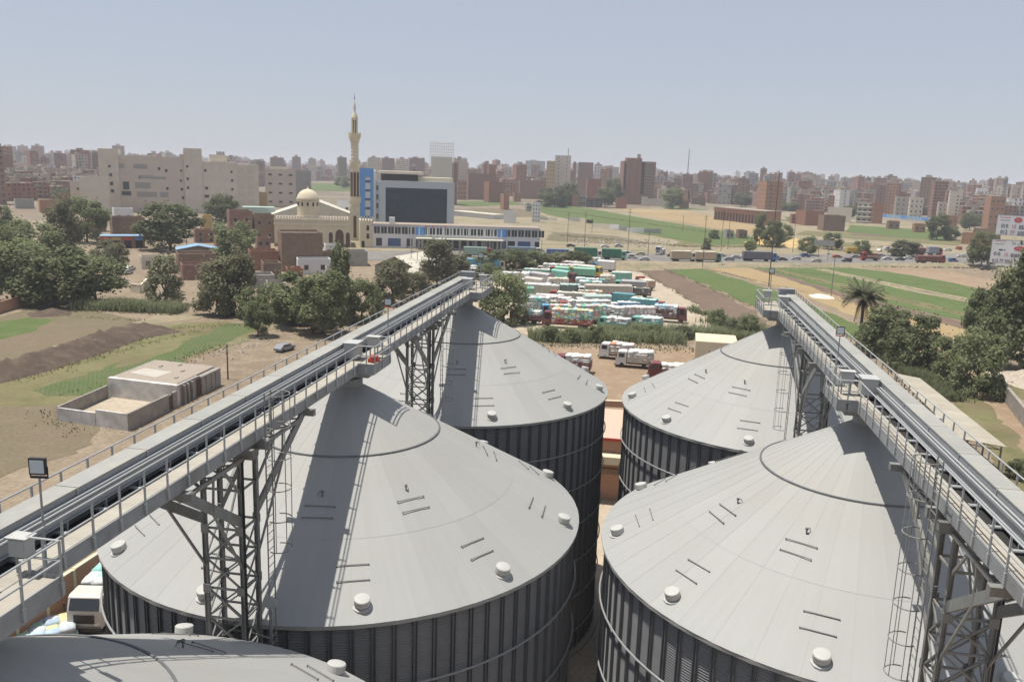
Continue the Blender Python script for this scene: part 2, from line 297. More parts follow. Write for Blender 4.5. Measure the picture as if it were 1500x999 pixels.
# ================================================================== CONVEYOR BRIDGES
Y0,Y1=-9.0,64.3
ZB,ZD,ZR=25.5,25.93,26.82
def conveyor(label,cx,s,plats):
    """s=+1: walkway on the +X side.  local frame = world shifted by cx"""
    t=thing('conveyor_bridge',label,'conveyor',(cx,0,0))
    X=lambda a:s*a
    def bx(b,a0,a1,y0,y1,z0,z1): b.box(min(X(a0),X(a1)),max(X(a0),X(a1)),y0,y1,z0,z1)
    for a in (0.91,-0.91):                                     # channel girders
        b=MB(); w=0.05 if a>0 else -0.05
        bx(b,a-0.02,a+0.02,Y0,Y1,ZB,ZD); bx(b,a-0.12*(1 if a>0 else -1),a-0.021*(1 if a>0 else -1),Y0,Y1,ZB,ZB+0.03); bx(b,a-0.12*(1 if a>0 else -1),a-0.021*(1 if a>0 else -1),Y0,Y1,ZD-0.03,ZD-0.001)
        b.build('girder',M['girder'],t)
    me=MB(); bx(me,0.40,0.888,0,1.055,ZD-0.02,ZD+0.012); me=me.mesh('deck_plate',M['deck'])
    y=Y0
    while y<Y1-1.05: link('deck_plate',me,t,(0,y,0)); y+=1.06
    b=MB(); bx(b,0.0,0.025,Y0,Y1,26.07,26.37); bx(b,0.026,0.09,Y0,Y1,26.34,26.37); bx(b,0.026,0.09,Y0,Y1,26.07,26.10); bx(b,-0.119,-0.001,Y0,Y1,26.30,26.33); b.build('belt_channel',M['casing'],t)
    for a,z in ((0.06,26.41),(-0.05,26.44)):
        b=MB(); b.tube((X(a),Y0,z),(X(a),Y1-0.5,z),0.035,8); b.build('cable_pipe',M['rail'],t)
    me=MB(); bx(me,-0.12,-0.72,0,2.94,26.0,26.62); sd=me.mesh('casing_section',M['casing'])
    me=MB(); bx(me,-0.10,-0.74,0,2.97,26.622,26.66); cv=me.mesh('cover_plate',M['cover'])
    me=MB(); bx(me,-0.09,-0.75,0,0.06,25.98,26.621); fl=me.mesh('joint_flange',M['casing'])
    y=Y0
    while y<Y1-2.9:
        link('casing_section',sd,t,(0,y,0)); link('cover_plate',cv,t,(0,y,0)); link('joint_flange',fl,t,(0,y+2.94,0)); y+=3.0
    b=MB(); bx(b,-0.11,0.39,Y0,Y1-0.6,25.80,25.82); b.build('return_belt',M['rubber'],t)  # black belt also stands in for the shaded inner strip of the deck
    b=MB(); bx(b,-0.885 if s>0 else -0.75,0.885 if s>0 else 0.26,Y0,Y1,ZB+0.12,ZB+0.15); b.build('floor_tray',M['girder'],t)  # left bridge: tray widened to shut light slits and make the cast shadow solid
    me=MB(); me.tube((X(-0.08),0,25.9),(X(0.36),0,25.9),0.055,10); me.box(min(X(0.33),X(0.37)),max(X(0.33),X(0.37)),-0.03,0.03,25.66,25.96); ro=me.mesh('idler_roller',M['rail'])
    me=MB(); bx(me,-0.885,0.885,-0.05,0.05,ZB+0.02,ZB+0.11); cb=me.mesh('cross_beam',M['girder'])
    me=MB(); me.bar((X(0.05),0,ZD-0.25),(X(0.05),0,26.07),0.06); st=me.mesh('channel_post',M['casing'])
    y=Y0+0.5
    while y<Y1-0.7:
        link('idler_roller',ro,t,(0,y,0)); link('cross_beam',cb,t,(0,y+0.5,0)); link('channel_post',st,t,(0,y+0.3,0)); y+=1.5
    # handrails
    me=MB(); me.bar((0,0,ZB+0.1),(0,0,ZR),0.045,0.045); me.box(-0.035,0.035,-0.04,0.04,ZB+0.08,ZD-0.05); po=me.mesh('handrail_post',M['rail'])
    def inside(y): return any(p0-0.05<y<p1+0.05 for p0,p1,w in plats)
    segs=[]; a=Y0
    for p0,p1,w in sorted(plats): segs.append((a,p0)); a=p1
    segs.append((a,Y1))
    for side in (1,-1):
        x=X(side*0.955)
        for (a,b_) in (segs if side==1 else [(Y0,Y1)]):
            if b_-a<0.3: continue
            for z in (ZR,ZR-0.45): 
                m=MB(); m.tube((x,a,z),(x,b_,z),0.026,8); m.build('top_rail' if z==ZR else 'mid_rail',M['rail'],t)
            y=a+0.02
            while y<b_: link('handrail_post',po,t,(x,y,0)); y+=1.057
    # platforms beside each silo apex
    for p0,p1,w in plats:
        b=MB(); bx(b,0.935,0.91+w,p0,p1,ZD-0.03,ZD+0.01); b.build('platform_deck',M['deck'],t)
        b=MB(); bx(b,0.91+w,0.95+w,p0,p1,ZB+0.02,ZD+0.08); bx(b,0.935,0.95+w,p0-0.04,p0-0.001,ZB+0.02,ZD+0.08); bx(b,0.935,0.95+w,p1+0.001,p1+0.04,ZB+0.02,ZD+0.08); b.build('platform_skirt',M['girder'],t)
        b=MB(); bx(b,-0.5,0.5+w,p0+0.5,p1-0.5,ZB-0.28,ZB-0.01); b.build('platform_bearer',M['girder'],t)
        x=X(0.97+w)
        for z in (ZR,ZR-0.45):
            m=MB(); m.path([(X(0.955),p0,z),(x,p0,z),(x,p1,z),(X(0.955),p1,z)],0.026,8); m.build('platform_rail',M['rail'],t)
        n=max(2,round((p1-p0)/1.0))
        for i in range(n+1): link('handrail_post',po,t,(x,p0+(p1-p0)*i/n,0))
        for yy in (p0,p1): link('handrail_post',po,t,(X(0.955+w/2),yy,0))
        b=MB(); bx(b,0.0,0.62,(p0+p1)/2-0.45,(p0+p1)/2+0.35,26.02,26.72); bx(b,-0.05,0.68,(p0+p1)/2-0.5,(p0+p1)/2+0.4,26.722,26.76); b.build('gate_housing',M['box'],t)
        b=MB(); b.lathe([(0.3,ZB-0.6),(0.3,ZB+0.1)],16,0,(p0+p1)/2); b.build('drop_chute',M['girder'],t)
    b=MB(); bx(b,-0.8,0.3,Y1-0.75,Y1-0.05,25.9,26.95); b.build('head_drum_housing',M['girder'],t)
    m=MB()
    for z in (ZR,ZR-0.45): m.path([(X(0.955),Y1,z),(X(-0.955),Y1,z)],0.026,8)
    m.build('end_rail',M['rail'],t)
    return t
conveyor('long grey conveyor bridge with walkway over the left silo row',XL,1,[(12.6,14.9,0.75),(35.6,37.9,0.75),(59.4,63.4,0.85)])
conveyor('long grey conveyor bridge with walkway over the right silo row',XR,-1,[(12.6,14.9,0.75),(35.4,38.0,0.8),(58.9,63.4,0.95)])

# ================================================================== SUPPORT TOWERS AND LADDERS
def tower(label,cx,cy,s,w=1.34,d=1.1):
    t=thing('support_tower',label,'tower',(cx,cy,0),0,'lattice towers under the conveyors')
    ztop=ZB-0.36; cs=[(-w/2,-d/2),(w/2,-d/2),(w/2,d/2),(-w/2,d/2)]
    me=MB(); me.box(-0.075,0.075,-0.01,0.01,0,ztop); me.box(-0.075,-0.055,-0.075,0.075,0,ztop); me.box(0.055,0.075,-0.075,0.075,0,ztop); leg=me.mesh('leg',M['steel'])
    for x,y in cs: link('leg',leg,t,(x,y,0))
    nlev=20; lev=[0.6+(22.6-0.6)*i/nlev for i in range(nlev+1)]+[24.0,ztop-0.1]
    for e in range(4):
        p,q=cs[e],cs[(e+1)%4]
        hb=MB(); hb.bar((*p,0),(*q,0),0.055,0.07); hb=hb.mesh('strut',M['steel'])
        for z in lev: link('strut',hb,t,(0,0,z))
        dz=lev[1]-lev[0]
        b1=MB(); b1.bar((*p,0),(*q,dz),0.05); b1=b1.mesh('brace',M['steel'])
        b2=MB(); b2.bar((*q,0),(*p,dz),0.055); b2=b2.mesh('brace',M['steel'])
        for i in range(nlev): link('brace',b1 if (i+e)%2 else b2,t,(0,0,lev[i]))
        if True:
            for i in range(0,nlev): link('brace',b2 if (i+e)%2 else b1,t,(0,0,lev[i]))
    for x in (-0.8,0.8):                                       # headers and knee braces
        for sg in (-1,1):
            b=MB(); b.bar((x*0.84,sg*d/2,22.9),(x,sg*4.4,ZB-0.12),0.10,0.32); b.build('knee_brace',M['steel'],t)
            b=MB(); b.bar((x*0.84,sg*d/2,23.9),(x,sg*1.9,ZB-0.3),0.06,0.1); b.build('knee_brace',M['steel'],t)
    for x in (-0.8,0.8):
        b=MB(); b.bar((x,-4.3,ZB-0.33),(x,4.3,ZB-0.33),0.08,0.14); b.build('tie_beam',M['steel'],t)
        for sg in (-1,1):
            b=MB(); b.bar((x*0.84,sg*d/2,21.2),(x*0.95,sg*2.5,24.0),0.06,0.08); b.build('knee_strut',M['steel'],t)
            b=MB(); b.bar((x*0.95,sg*2.5,24.0),(x,sg*2.5,ZB-0.4),0.06,0.06); b.build('hanger',M['steel'],t)
    for sg in (-1,1):
        for k_ in range(3):
            y0_,y1_=sg*(0.9+k_*1.15),sg*(0.9+(k_+1)*1.15); b=MB(); b.bar((-0.8,y0_,ZB-0.36),(0.8,y1_,ZB-0.36),0.05); b.build('plan_brace',M['steel'],t); b=MB(); b.bar((0.8,y0_,ZB-0.42),(-0.8,y1_,ZB-0.42),0.05); b.build('plan_brace',M['steel'],t)
    for yy in (-4.4,4.4):
        b=MB(); b.box(-1.25,1.25,yy-0.12,yy+0.12,ZB-0.25,ZB-0.012); b.build('header_beam',M['steel'],t)
    for yy in (-d/2,d/2):
        b=MB(); b.box(-1.2,1.2,yy-0.1,yy+0.1,ZB-0.34,ZB-0.012); b.build('header_beam',M['steel'],t)
    gm=MB(); gm.box(-0.14,0.14,-0.012,0.012,-0.16,0.16); gm=gm.mesh('gusset_plate',M['steel'])
    for z in lev[::2]:
        for sy in (-1,1):
            for sx in (-1,1): link('gusset_plate',gm,t,(sx*(w/2-0.05),sy*(d/2+0.09),z))
    b=MB(); b.tube((w/2+0.12,-d/2-0.05,0.2),(w/2+0.12,-d/2-0.05,ztop),0.04,6); b.build('cable_conduit',M['rubber'],t)
    b=MB(); b.box(-w/2-0.3,w/2+0.3,-d/2-0.3,d/2+0.3,-0.2,0.3); b.build('footing',SM['footing'].materials[0],t)
    return t
def ladder(label,x,y,zt,zb,zcage,rot):
    t=thing('caged_ladder',label,'ladder',(x,y,0),rot,'caged ladders up to the conveyors')
    for sx in (-0.24,0.24):
        b=MB(); b.bar((sx,0,zb),(sx,0,zt),0.05,0.03); b.build('stile',M['steel'],t)
    ru=MB(); ru.tube((-0.24,0,0),(0.24,0,0),0.014,6); ru=ru.mesh('rung',M['steel'])
    z=zb+0.3
    while z<zt: link('rung',ru,t,(0,0,z)); z+=0.3
    hp=MB(); pts=[]
    for i in range(15): 
        a=math.radians(205)+math.radians(-230)*(-i/14.0) if False else math.radians(-205+230*i/14.0+0)
        pts.append((0.42*math.cos(a),-0.33+0.42*math.sin(a),0))
    hp.path(pts,0.02,5); ho=hp.mesh('cage_hoop',M['steel'])
    z=zt-0.05
    while z>zcage-0.01: link('cage_hoop',ho,t,(0,0,z)); z-=1.1
    zl=z+1.1
    for i in (2,5,9,12):
        b=MB(); b.bar((pts[i][0],pts[i][1],zl),(pts[i][0],pts[i][1],zt-0.05),0.045,0.012); b.build('cage_strip',M['steel'],t)
    return t
tower('steel lattice tower behind the nearest left silo',XL,25.4,1)
tower('steel lattice tower between the middle and far left silos',XL,49.5,1)
tower('steel lattice tower in the bottom right corner',XR,24.7,-1)
tower('steel lattice tower between the two right silos',XR,49.3,-1)
ladder('caged ladder beside the nearest left lattice tower',XL+1.35,25.6,27.3,17.5,21.2,pi/2)
ladder('caged ladder beside the far left lattice tower',XL+1.35,49.6,27.3,15.0,19.6,pi/2)
ladder('tall caged ladder in front of the bottom right tower',XR-1.35,24.2,27.3,14.0,20.2,-pi/2)
ladder('caged ladder beside the tower between the right silos',XR-1.35,49.0,27.3,15.0,20.0,-pi/2)

# ================================================================== FLOODLIGHTS AND SMALL GEAR ON THE BRIDGES
def floodlight(label,loc,h,rot,acc=None):
    t=thing('floodlight',label,'floodlight',loc,rot,'floodlights on the conveyor bridges')
    b=MB(); b.tube((0,0,0),(0,0,h-0.28),0.035,8); b.build('pole',M['girder'],t)
    b=MB(); b.bar((-0.26,0,h-0.24),(0.26,0,h-0.24),0.05); b.bar((-0.26,0,h-0.26),(-0.26,0,h),0.03); b.bar((0.26,0,h-0.26),(0.26,0,h),0.03); b.build('bracket',acc or M['black'],t)
    b=MB(); b.xprism([(-0.25,h-0.17),(0.25,h-0.17),(0.25,h+0.2),(-0.25,h+0.2)],-0.09,0.02); b.box(-0.19,0.19,0.021,0.13,h-0.11,h+0.14); b.build('housing',M['black'],t)
    b=MB(); b.box(-0.21,0.21,-0.1,-0.092,h-0.13,h+0.16); b.build('lens',M['lampglass'],t)
    t.scale=(0.72,0.72,1.0)
floodlight('black floodlight on a pole at the left edge',(XL+0.93,15.45,ZD+0.02),2.25,0.15)
floodlight('floodlight with an orange bracket behind the middle left platform',(XL+0.75,40.6,ZD+0.02),2.1,0.2,mat('orange_paint',(0.5,0.12,0.03),0.6))
floodlight('floodlight at the far end of the left conveyor',(XL+0.8,63.6,ZD+0.02),2.3,0.2)
floodlight('floodlight with a red bracket part way along the right conveyor',(XR-0.75,40.8,ZD+0.02),2.0,-0.2,M['red'])
floodlight('floodlight at the far end of the right conveyor',(XR-1.0,63.2,ZD+0.02),2.3,-0.1)
def cabinet(label,loc,sc=1.0):
    t=thing('control_cabinet',label,'cabinet',loc,0,'control cabinets on the conveyor walkways')
    for x in (-0.18,0.18):
        b=MB(); b.bar((x,0,0),(x,0,0.5),0.05); b.build('leg',M['girder'],t)
    b=MB(); b.box(-0.26,0.26,-0.17,0.17,0.5,1.0); b.build('housing',M['box'],t)
    b=MB(); b.box(-0.32,0.32,-0.24,0.22,1.002,1.03); b.build('rain_hood',M['vent'],t)
    b=MB(); b.box(-0.2,0.2,-0.185,-0.172,0.55,0.95); b.build('door',M['box'],t)
    return t
cabinet('grey control cabinet on the walkway at the left edge',(XL+0.78,14.95,ZD+0.02)).scale=(0.8,0.8,0.85)
cabinet('grey control cabinet on the middle left silo platform',(XL+1.15,37.2,ZD+0.02))
cabinet('grey control cabinet at the far left conveyor end',(XL+1.3,62.2,ZD+0.02))
cabinet('grey control cabinet on the front right silo platform',(XR-1.2,36.6,ZD+0.02))
cabinet('grey control cabinet at the far right conveyor end',(XR-1.35,62.0,ZD+0.02))
b=MB(); b.lathe([(0.16,0),(0.2,0.06),(0.2,0.26),(0.12,0.34),(0.04,0.36)],14); b.box(-0.26,0.26,-0.1,0.1,0.0,0.16)
tag(b.build('gate_motor',M['red']),'red gate motor on the middle left silo platform','motor').location=(XL+1.45,36.3,ZD+0.02)
b=MB(); b.lathe([(0.02,-0.05),(0.22,-0.04),(0.26,0),(0.22,0.05),(0.03,0.06)],18); b.v=[(x,z,y) for x,y,z in b.v]
t=thing('signal_drum',"round silver lamp drum at the foot of the nearest left tower",'lamp',(XL+1.55,25.0,18.4)); o=b.build('drum',M['windring'],t); o.location=(0,0,1.6)
b=MB(); b.bar((0,0.06,0),(0,0.06,1.5),0.05); b.bar((0,0.06,0.2),(-0.9,0.3,0.2),0.05); b.build('bracket',M['steel'],t)
# ================================================================== GROUND
def groundmat(name, c1, c2, c3, s1=0.02, s2=0.25, rough=0.95, rows=None, rowdir=0.0):
    m,t,b=nodes(name); N=t.nodes.new; L=t.links.new
    ge=N('ShaderNodeNewGeometry'); b.inputs['Roughness'].default_value=rough; b.inputs['Specular IOR Level'].default_value=0.1
    def nz(sc,det=8,ro=0.62):
        n=N('ShaderNodeTexNoise'); n.inputs['Scale'].default_value=sc; n.inputs['Detail'].default_value=det; n.inputs['Roughness'].default_value=ro; L(ge.outputs['Position'],n.inputs['Vector']); return n
    a=nz(s1); c=nz(s2,6); d=nz(s2*8,4)
    r1=N('ShaderNodeMapRange'); r1.inputs[1].default_value=0.40; r1.inputs[2].default_value=0.62; L(a.outputs[0],r1.inputs[0])
    r2=N('ShaderNodeMapRange'); r2.inputs[1].default_value=0.48; r2.inputs[2].default_value=0.70; L(c.outputs[0],r2.inputs[0])
    m1=N('ShaderNodeMix'); m1.data_type='RGBA'; m1.inputs[6].default_value=(*c1,1); m1.inputs[7].default_value=(*c2,1); L(r1.outputs[0],m1.inputs[0])
    m2=N('ShaderNodeMix'); m2.data_type='RGBA'; L(m1.outputs[2],m2.inputs[6]); m2.inputs[7].default_value=(*c3,1); L(r2.outputs[0],m2.inputs[0])
    r3=N('ShaderNodeMapRange'); r3.inputs[1].default_value=0.3; r3.inputs[2].default_value=0.7; r3.inputs[3].default_value=0.82; r3.inputs[4].default_value=1.16; L(d.outputs[0],r3.inputs[0])
    cur=r3.outputs[0]
    if rows:
        mp=N('ShaderNodeMapping'); mp.inputs['Rotation'].default_value=(0,0,rowdir); L(ge.outputs['Position'],mp.inputs['Vector'])
        w=N('ShaderNodeTexWave'); w.inputs['Scale'].default_value=rows; w.inputs['Distortion'].default_value=2.5; w.inputs['Detail'].default_value=3; L(mp.outputs[0],w.inputs['Vector'])
        r4=N('ShaderNodeMapRange'); r4.inputs[3].default_value=0.9; r4.inputs[4].default_value=1.07; L(w.outputs['Fac'],r4.inputs[0])
        mu=N('ShaderNodeMath'); mu.operation='MULTIPLY'; L(cur,mu.inputs[0]); L(r4.outputs[0],mu.inputs[1]); cur=mu.outputs[0]
    v=N('ShaderNodeVectorMath'); v.operation='SCALE'; L(m2.outputs[2],v.inputs[0]); L(cur,v.inputs['Scale']); L(v.outputs[0],b.inputs['Base Color'])
    bp=N('ShaderNodeBump'); bp.inputs['Strength'].default_value=0.5; bp.inputs['Distance'].default_value=0.25; L(c.outputs[0],bp.inputs['Height']); L(bp.outputs[0],b.inputs['Normal'])
    return m
G={}
G['earth']=groundmat('dry_earth',(0.24,0.19,0.135),(0.195,0.152,0.108),(0.29,0.235,0.172))
G['city']=groundmat('far_earth',(0.22,0.18,0.13),(0.16,0.13,0.10),(0.26,0.22,0.17),0.004,0.02)
G['sand']=groundmat('sandy_waste',(0.285,0.24,0.165),(0.235,0.20,0.13),(0.17,0.165,0.10),0.012,0.08)
G['gold']=groundmat('stubble',(0.33,0.25,0.13),(0.28,0.20,0.11),(0.30,0.24,0.15),0.01,0.15)
G['plough']=groundmat('ploughed_soil',(0.165,0.122,0.092),(0.138,0.10,0.076),(0.19,0.14,0.105),0.03,0.3,rows=0.6,rowdir=0.7)
G['green']=groundmat('green_crop',(0.090,0.125,0.042),(0.100,0.138,0.048),(0.12,0.14,0.06),0.03,0.2,rows=0.45,rowdir=0.75)
G['green2']=groundmat('bright_crop',(0.088,0.118,0.046),(0.100,0.128,0.052),(0.125,0.125,0.068),0.05,0.3,rows=0.5,rowdir=-0.6)
G['dry']=groundmat('dry_weeds',(0.18,0.17,0.085),(0.15,0.125,0.07),(0.115,0.12,0.05),0.05,0.25)
G['fallow']=groundmat('fallow_field',(0.165,0.13,0.09),(0.14,0.13,0.075),(0.18,0.145,0.10),0.03,0.3)
G['yard']=groundmat('dusty_yard',(0.42,0.36,0.28),(0.37,0.31,0.235),(0.33,0.27,0.20),0.04,0.2)
G['lot']=groundmat('orange_dirt',(0.28,0.205,0.14),(0.24,0.172,0.115),(0.315,0.24,0.17),0.05,0.4,rows=None)
G['asphalt']=groundmat('worn_asphalt',(0.19,0.18,0.165),(0.16,0.15,0.14),(0.24,0.22,0.195),0.03,0.15)
G['concrete']=groundmat('compound_concrete',(0.45,0.38,0.29),(0.40,0.33,0.25),(0.36,0.29,0.21),0.08,0.4)
G['soil']=groundmat('dug_soil',(0.105,0.08,0.062),(0.085,0.064,0.05),(0.14,0.105,0.08),0.1,0.5)
b=MB(); b.poly([(24000*math.cos(2*pi*i/64),24000*math.sin(2*pi*i/64),0) for i in range(64)]); struct('ground',b.mesh('ground',G['city']))
_zl=[0.0]
def patch(name, px, m, z=None, jit=1.3, world=False):
    _zl[0]+=0.004
    pts=[Vector((p[0],p[1],0)) if world else gp(*p) for p in px]; out=[]
    for i,p in enumerate(pts):
        q=pts[(i+1)%len(pts)]; n=max(1,min(90,int((q-p).length/1.6)))
        for k in range(n):
            c=p.lerp(q,k/n); j=jit*(0 if k==0 else 1)
            e=Vector((mnoise.noise(c*0.12)+0.5*mnoise.noise(c*0.6),mnoise.noise(c*0.12+Vector((9,9,9)))+0.5*mnoise.noise(c*0.6+Vector((5,5,5))),0))*j*1.6
            out.append((c.x+e.x,c.y+e.y,_zl[0]+0.004))
    b=MB(); b.poly(out)
    import bmesh
    me=b.mesh(name,m); bm=bmesh.new(); bm.from_mesh(me); bmesh.ops.triangulate(bm,faces=bm.faces); 
    for f in bm.faces:
        if f.normal.z<0: f.normal_flip()
    bm.to_mesh(me); bm.free(); return struct(name,me)
patch('earth_plain',[(-260,-30),(-260,330),(-170,420),(-60,470),(400,560),(420,-30)],G['earth'],world=True,jit=0)
patch('sand_flats',[(-170,330),(-130,700),(40,980),(160,960),(330,640),(220,440),(-40,350)],G['sand'],world=True,jit=2)
# left fields
patch('fallow_field',[(-90,500),(40,452),(110,450),(215,470),(190,486),(60,520),(-90,572)],G['fallow'])
patch('crop_strip',[(-60,482),(40,465),(85,468),(50,486),(-60,510)],G['green'])
patch('weedy_verge',[(-60,580),(60,525),(230,478),(330,470),(395,476),(360,500),(250,540),(170,575),(120,600),(-60,610)],G['dry'])
patch('crop_field',[(45,572),(130,545),(215,520),(295,492),(330,474),(382,474),(372,484),(322,506),(262,535),(215,556),(150,580),(95,580)],G['green2'])
patch('fallow_field',[(200,512),(265,488),(300,486),(255,512),(215,528),(165,540)],G['dry'])
patch('bare_plot',[(-60,602),(110,592),(165,620),(110,660),(-60,720)],G['fallow'])
patch('dirt_track',[(-60,545),(170,487),(235,458),(420,470),(440,490),(330,462),(230,474),(-60,560)],G['sand'])
# compound, yards
patch('silo_compound',[(-34,-20),(-34,84),(-26,106),(28,106),(30,60),(26,-20)],G['concrete'],world=True,jit=0.3)
patch('dirt_lot',[(705,498),(800,508),(1120,512),(1110,560),(1000,600),(930,607),(830,606),(720,560)],G['lot'])
patch('truck_yard',[(690,470),(676,430),(690,388),(905,388),(962,412),(1030,448),(1055,468),(1010,490),(900,488),(800,496)],G['yard'])
# right fields
patch('ploughed_field',[(925,388),(960,386),(1075,440),(1125,470),(1110,486),(1060,470),(1010,440),(960,412)],G['plough'])
patch('crop_field',[(962,388),(1020,392),(1130,424),(1260,478),(1400,505),(1400,525),(1280,505),(1190,478),(1110,452),(1040,420)],G['green'])
patch('stubble_strip',[(1025,391),(1085,390),(1180,416),(1260,446),(1430,486),(1420,503),(1280,474),(1180,436),(1100,410)],G['gold'])
patch('ploughed_strip',[(1098,392),(1130,398),(1240,432),(1420,474),(1428,485),(1260,448),(1180,418)],G['plough'])
patch('crop_field',[(1075,386),(1190,386),(1330,402),(1480,432),(1520,448),(1480,466),(1400,468),(1260,436),(1150,404)],G['green'])
patch('field_bank',[(1125,394),(1140,394),(1280,428),(1420,460),(1416,464),(1270,432)],G['dry'])
patch('field_bank',[(1190,394),(1205,394),(1330,420),(1460,446),(1452,450),(1320,424)],G['sand'])
patch('bare_strip',[(1255,390),(1350,390),(1500,420),(1520,440),(1470,430),(1370,410)],G['lot'])
patch('grass_verge',[(1330,520),(1360,505),(1520,560),(1620,720),(1500,740),(1420,620)],G['dry'])
patch('dirt_track',[(1340,508),(1372,508),(1520,600),(1600,680),(1540,690),(1440,590)],G['lot'])
# main road, verge
patch('road_verge',[(560,386),(800,386),(930,398),(1060,393),(1250,392),(1400,390),(1560,402),(1560,364),(1400,362),(1000,364),(800,362),(560,362)],G['sand'])
patch('main_road',[(520,382),(800,380),(1000,384),(1250,386.5),(1400,385),(1600,402),(1600,377),(1400,372),(1250,373),(1000,373),(800,367),(520,368)],G['asphalt'],jit=0.1)
patch('weedy_flat',[(985,360),(1100,362),(1250,366),(1260,356),(1110,352),(1000,352)],G['dry'])
patch('weedy_flat',[(1165,344),(1250,350),(1400,360),(1420,352),(1300,344),(1180,338)],G['dry'])
patch('weedy_flat',[(800,352),(900,358),(960,358),(900,346),(810,340)],G['fallow'])
patch('weedy_flat',[(690,306),(760,306),(800,318),(720,318)],G['fallow'])
patch('crop_field',[(1150,318),(1180,318),(1190,324),(1155,325)],G['green'])
patch('ploughed_field',[(1255,336),(1340,345),(1330,350),(1245,345)],G['plough'])
patch('crop_field',[(765,300),(835,301),(960,323),(1095,345),(1120,356),(1040,360),(900,336),(800,314)],G['green'])
patch('stubble_strip',[(905,306),(1000,308),(1110,332),(1130,345),(1085,342),(940,316)],G['gold'])
patch('crop_field',[(960,300),(1090,304),(1100,309),(980,307)],G['green'])
patch('crop_field',[(1245,330),(1370,338),(1400,352),(1330,350),(1240,340)],G['green'])
patch('crop_field',[(660,296),(745,294),(770,300),(680,303)],G['green'])
patch('crop_field',[(440,268),(515,270),(515,281),(440,279)],G['green'])

def mound(name,px,h,m,seed,world=None,r=None,label=None):
    """heap of loose material: ridge along the px polyline or a cone"""
    line=[gp(*p) for p in px]; rr=random.Random(seed); b=MB(); W=r or 4.0
    seg=[]; 
    for i in range(len(line)-1):
        n=max(2,int((line[i+1]-line[i]).length/0.9))
        for k in range(n): seg.append(line[i].lerp(line[i+1],k/n))
    seg.append(line[-1]); cols=15; rows=[]
    for i,c in enumerate(seg):
        d=(seg[min(i+1,len(seg)-1)]-seg[max(i-1,0)]).normalized(); s=Vector((-d.y,d.x,0)); row=[]
        endf=min(1.0,min(i,len(seg)-1-i)/ (3.0+W*0.6))
        for k in range(cols):
            u=-1+2*k/(cols-1); p=c+s*(u*W); prof=(1-abs(u))**0.9*endf**0.8
            nn=mnoise.noise(p*0.35+Vector((seed,0,0)))*0.55+mnoise.noise(p*1.1+Vector((0,seed,0)))*0.35
            row.append((p.x+rr.uniform(-.15,.15),p.y+rr.uniform(-.15,.15),max(-0.06,h*prof*(1+nn)-0.04)))
        rows.append(row)
    n0=len(b.v)
    for row in rows: b.v+=row
    for i in range(len(rows)-1):
        for k in range(cols-1): b.f.append((n0+i*cols+k,n0+i*cols+k+1,n0+(i+1)*cols+k+1,n0+(i+1)*cols+k))
    me=b.mesh(name,m,smooth=True)
    return struct(name,me) if label is None else tag(link(name,me),label,'heap')
mound('soil_bank',[(-50,560),(40,538),(120,512),(180,492),(248,481)],2.0,G['soil'],3,r=5.5)
mound('soil_bank',[(40,462),(105,458)],1.6,G['soil'],5,r=4)
mound('road_bank',[(700,392),(780,389),(930,391),(1060,390)],1.3,G['sand'],8,r=5)
mound('road_bank',[(1060,390),(1250,391),(1400,389),(1520,398)],1.2,G['sand'],9,r=4)
mound('sand_heap',[(1100,357),(1135,357)],7.0,mat('yellow_sand',(0.45,0.31,0.13),0.95,var=0.12,scale=0.3),11,r=9,label='tall heap of yellow sand beyond the road')
mound('sand_heap',[(1140,361),(1192,363)],4.5,mat('yellow_sand_low',(0.47,0.34,0.16),0.95,var=0.12,scale=0.3),12,r=8,label='long low heap of yellow sand beside the tall one')
mound('lime_heap',[(1185,434),(1222,436)],1.7,mat('white_lime',(0.62,0.56,0.48),0.95,var=0.08,scale=0.5),13,r=5,label='white heap of lime in the field strip by a lamp post')

# ------------------------------------------------------------------ haze (dusty air)
def haze():
    m=bpy.data.materials.new('dusty_air'); m.use_nodes=True; t=m.node_tree; t.nodes.clear()
    o=t.nodes.new('ShaderNodeOutputMaterial'); v=t.nodes.new('ShaderNodeVolumePrincipled')
    v.inputs['Color'].default_value=(0.93,0.94,1.0,1); v.inputs['Density'].default_value=HAZE; v.inputs['Anisotropy'].default_value=0.0
    t.links.new(v.outputs[0],o.inputs['Volume'])
    b=MB(); b.box(-24500,24500,-24500,24500,-1.5,90); h=b.build('haze',m); h['kind']='stuff'; return h
HAZE=0.00020
haze()

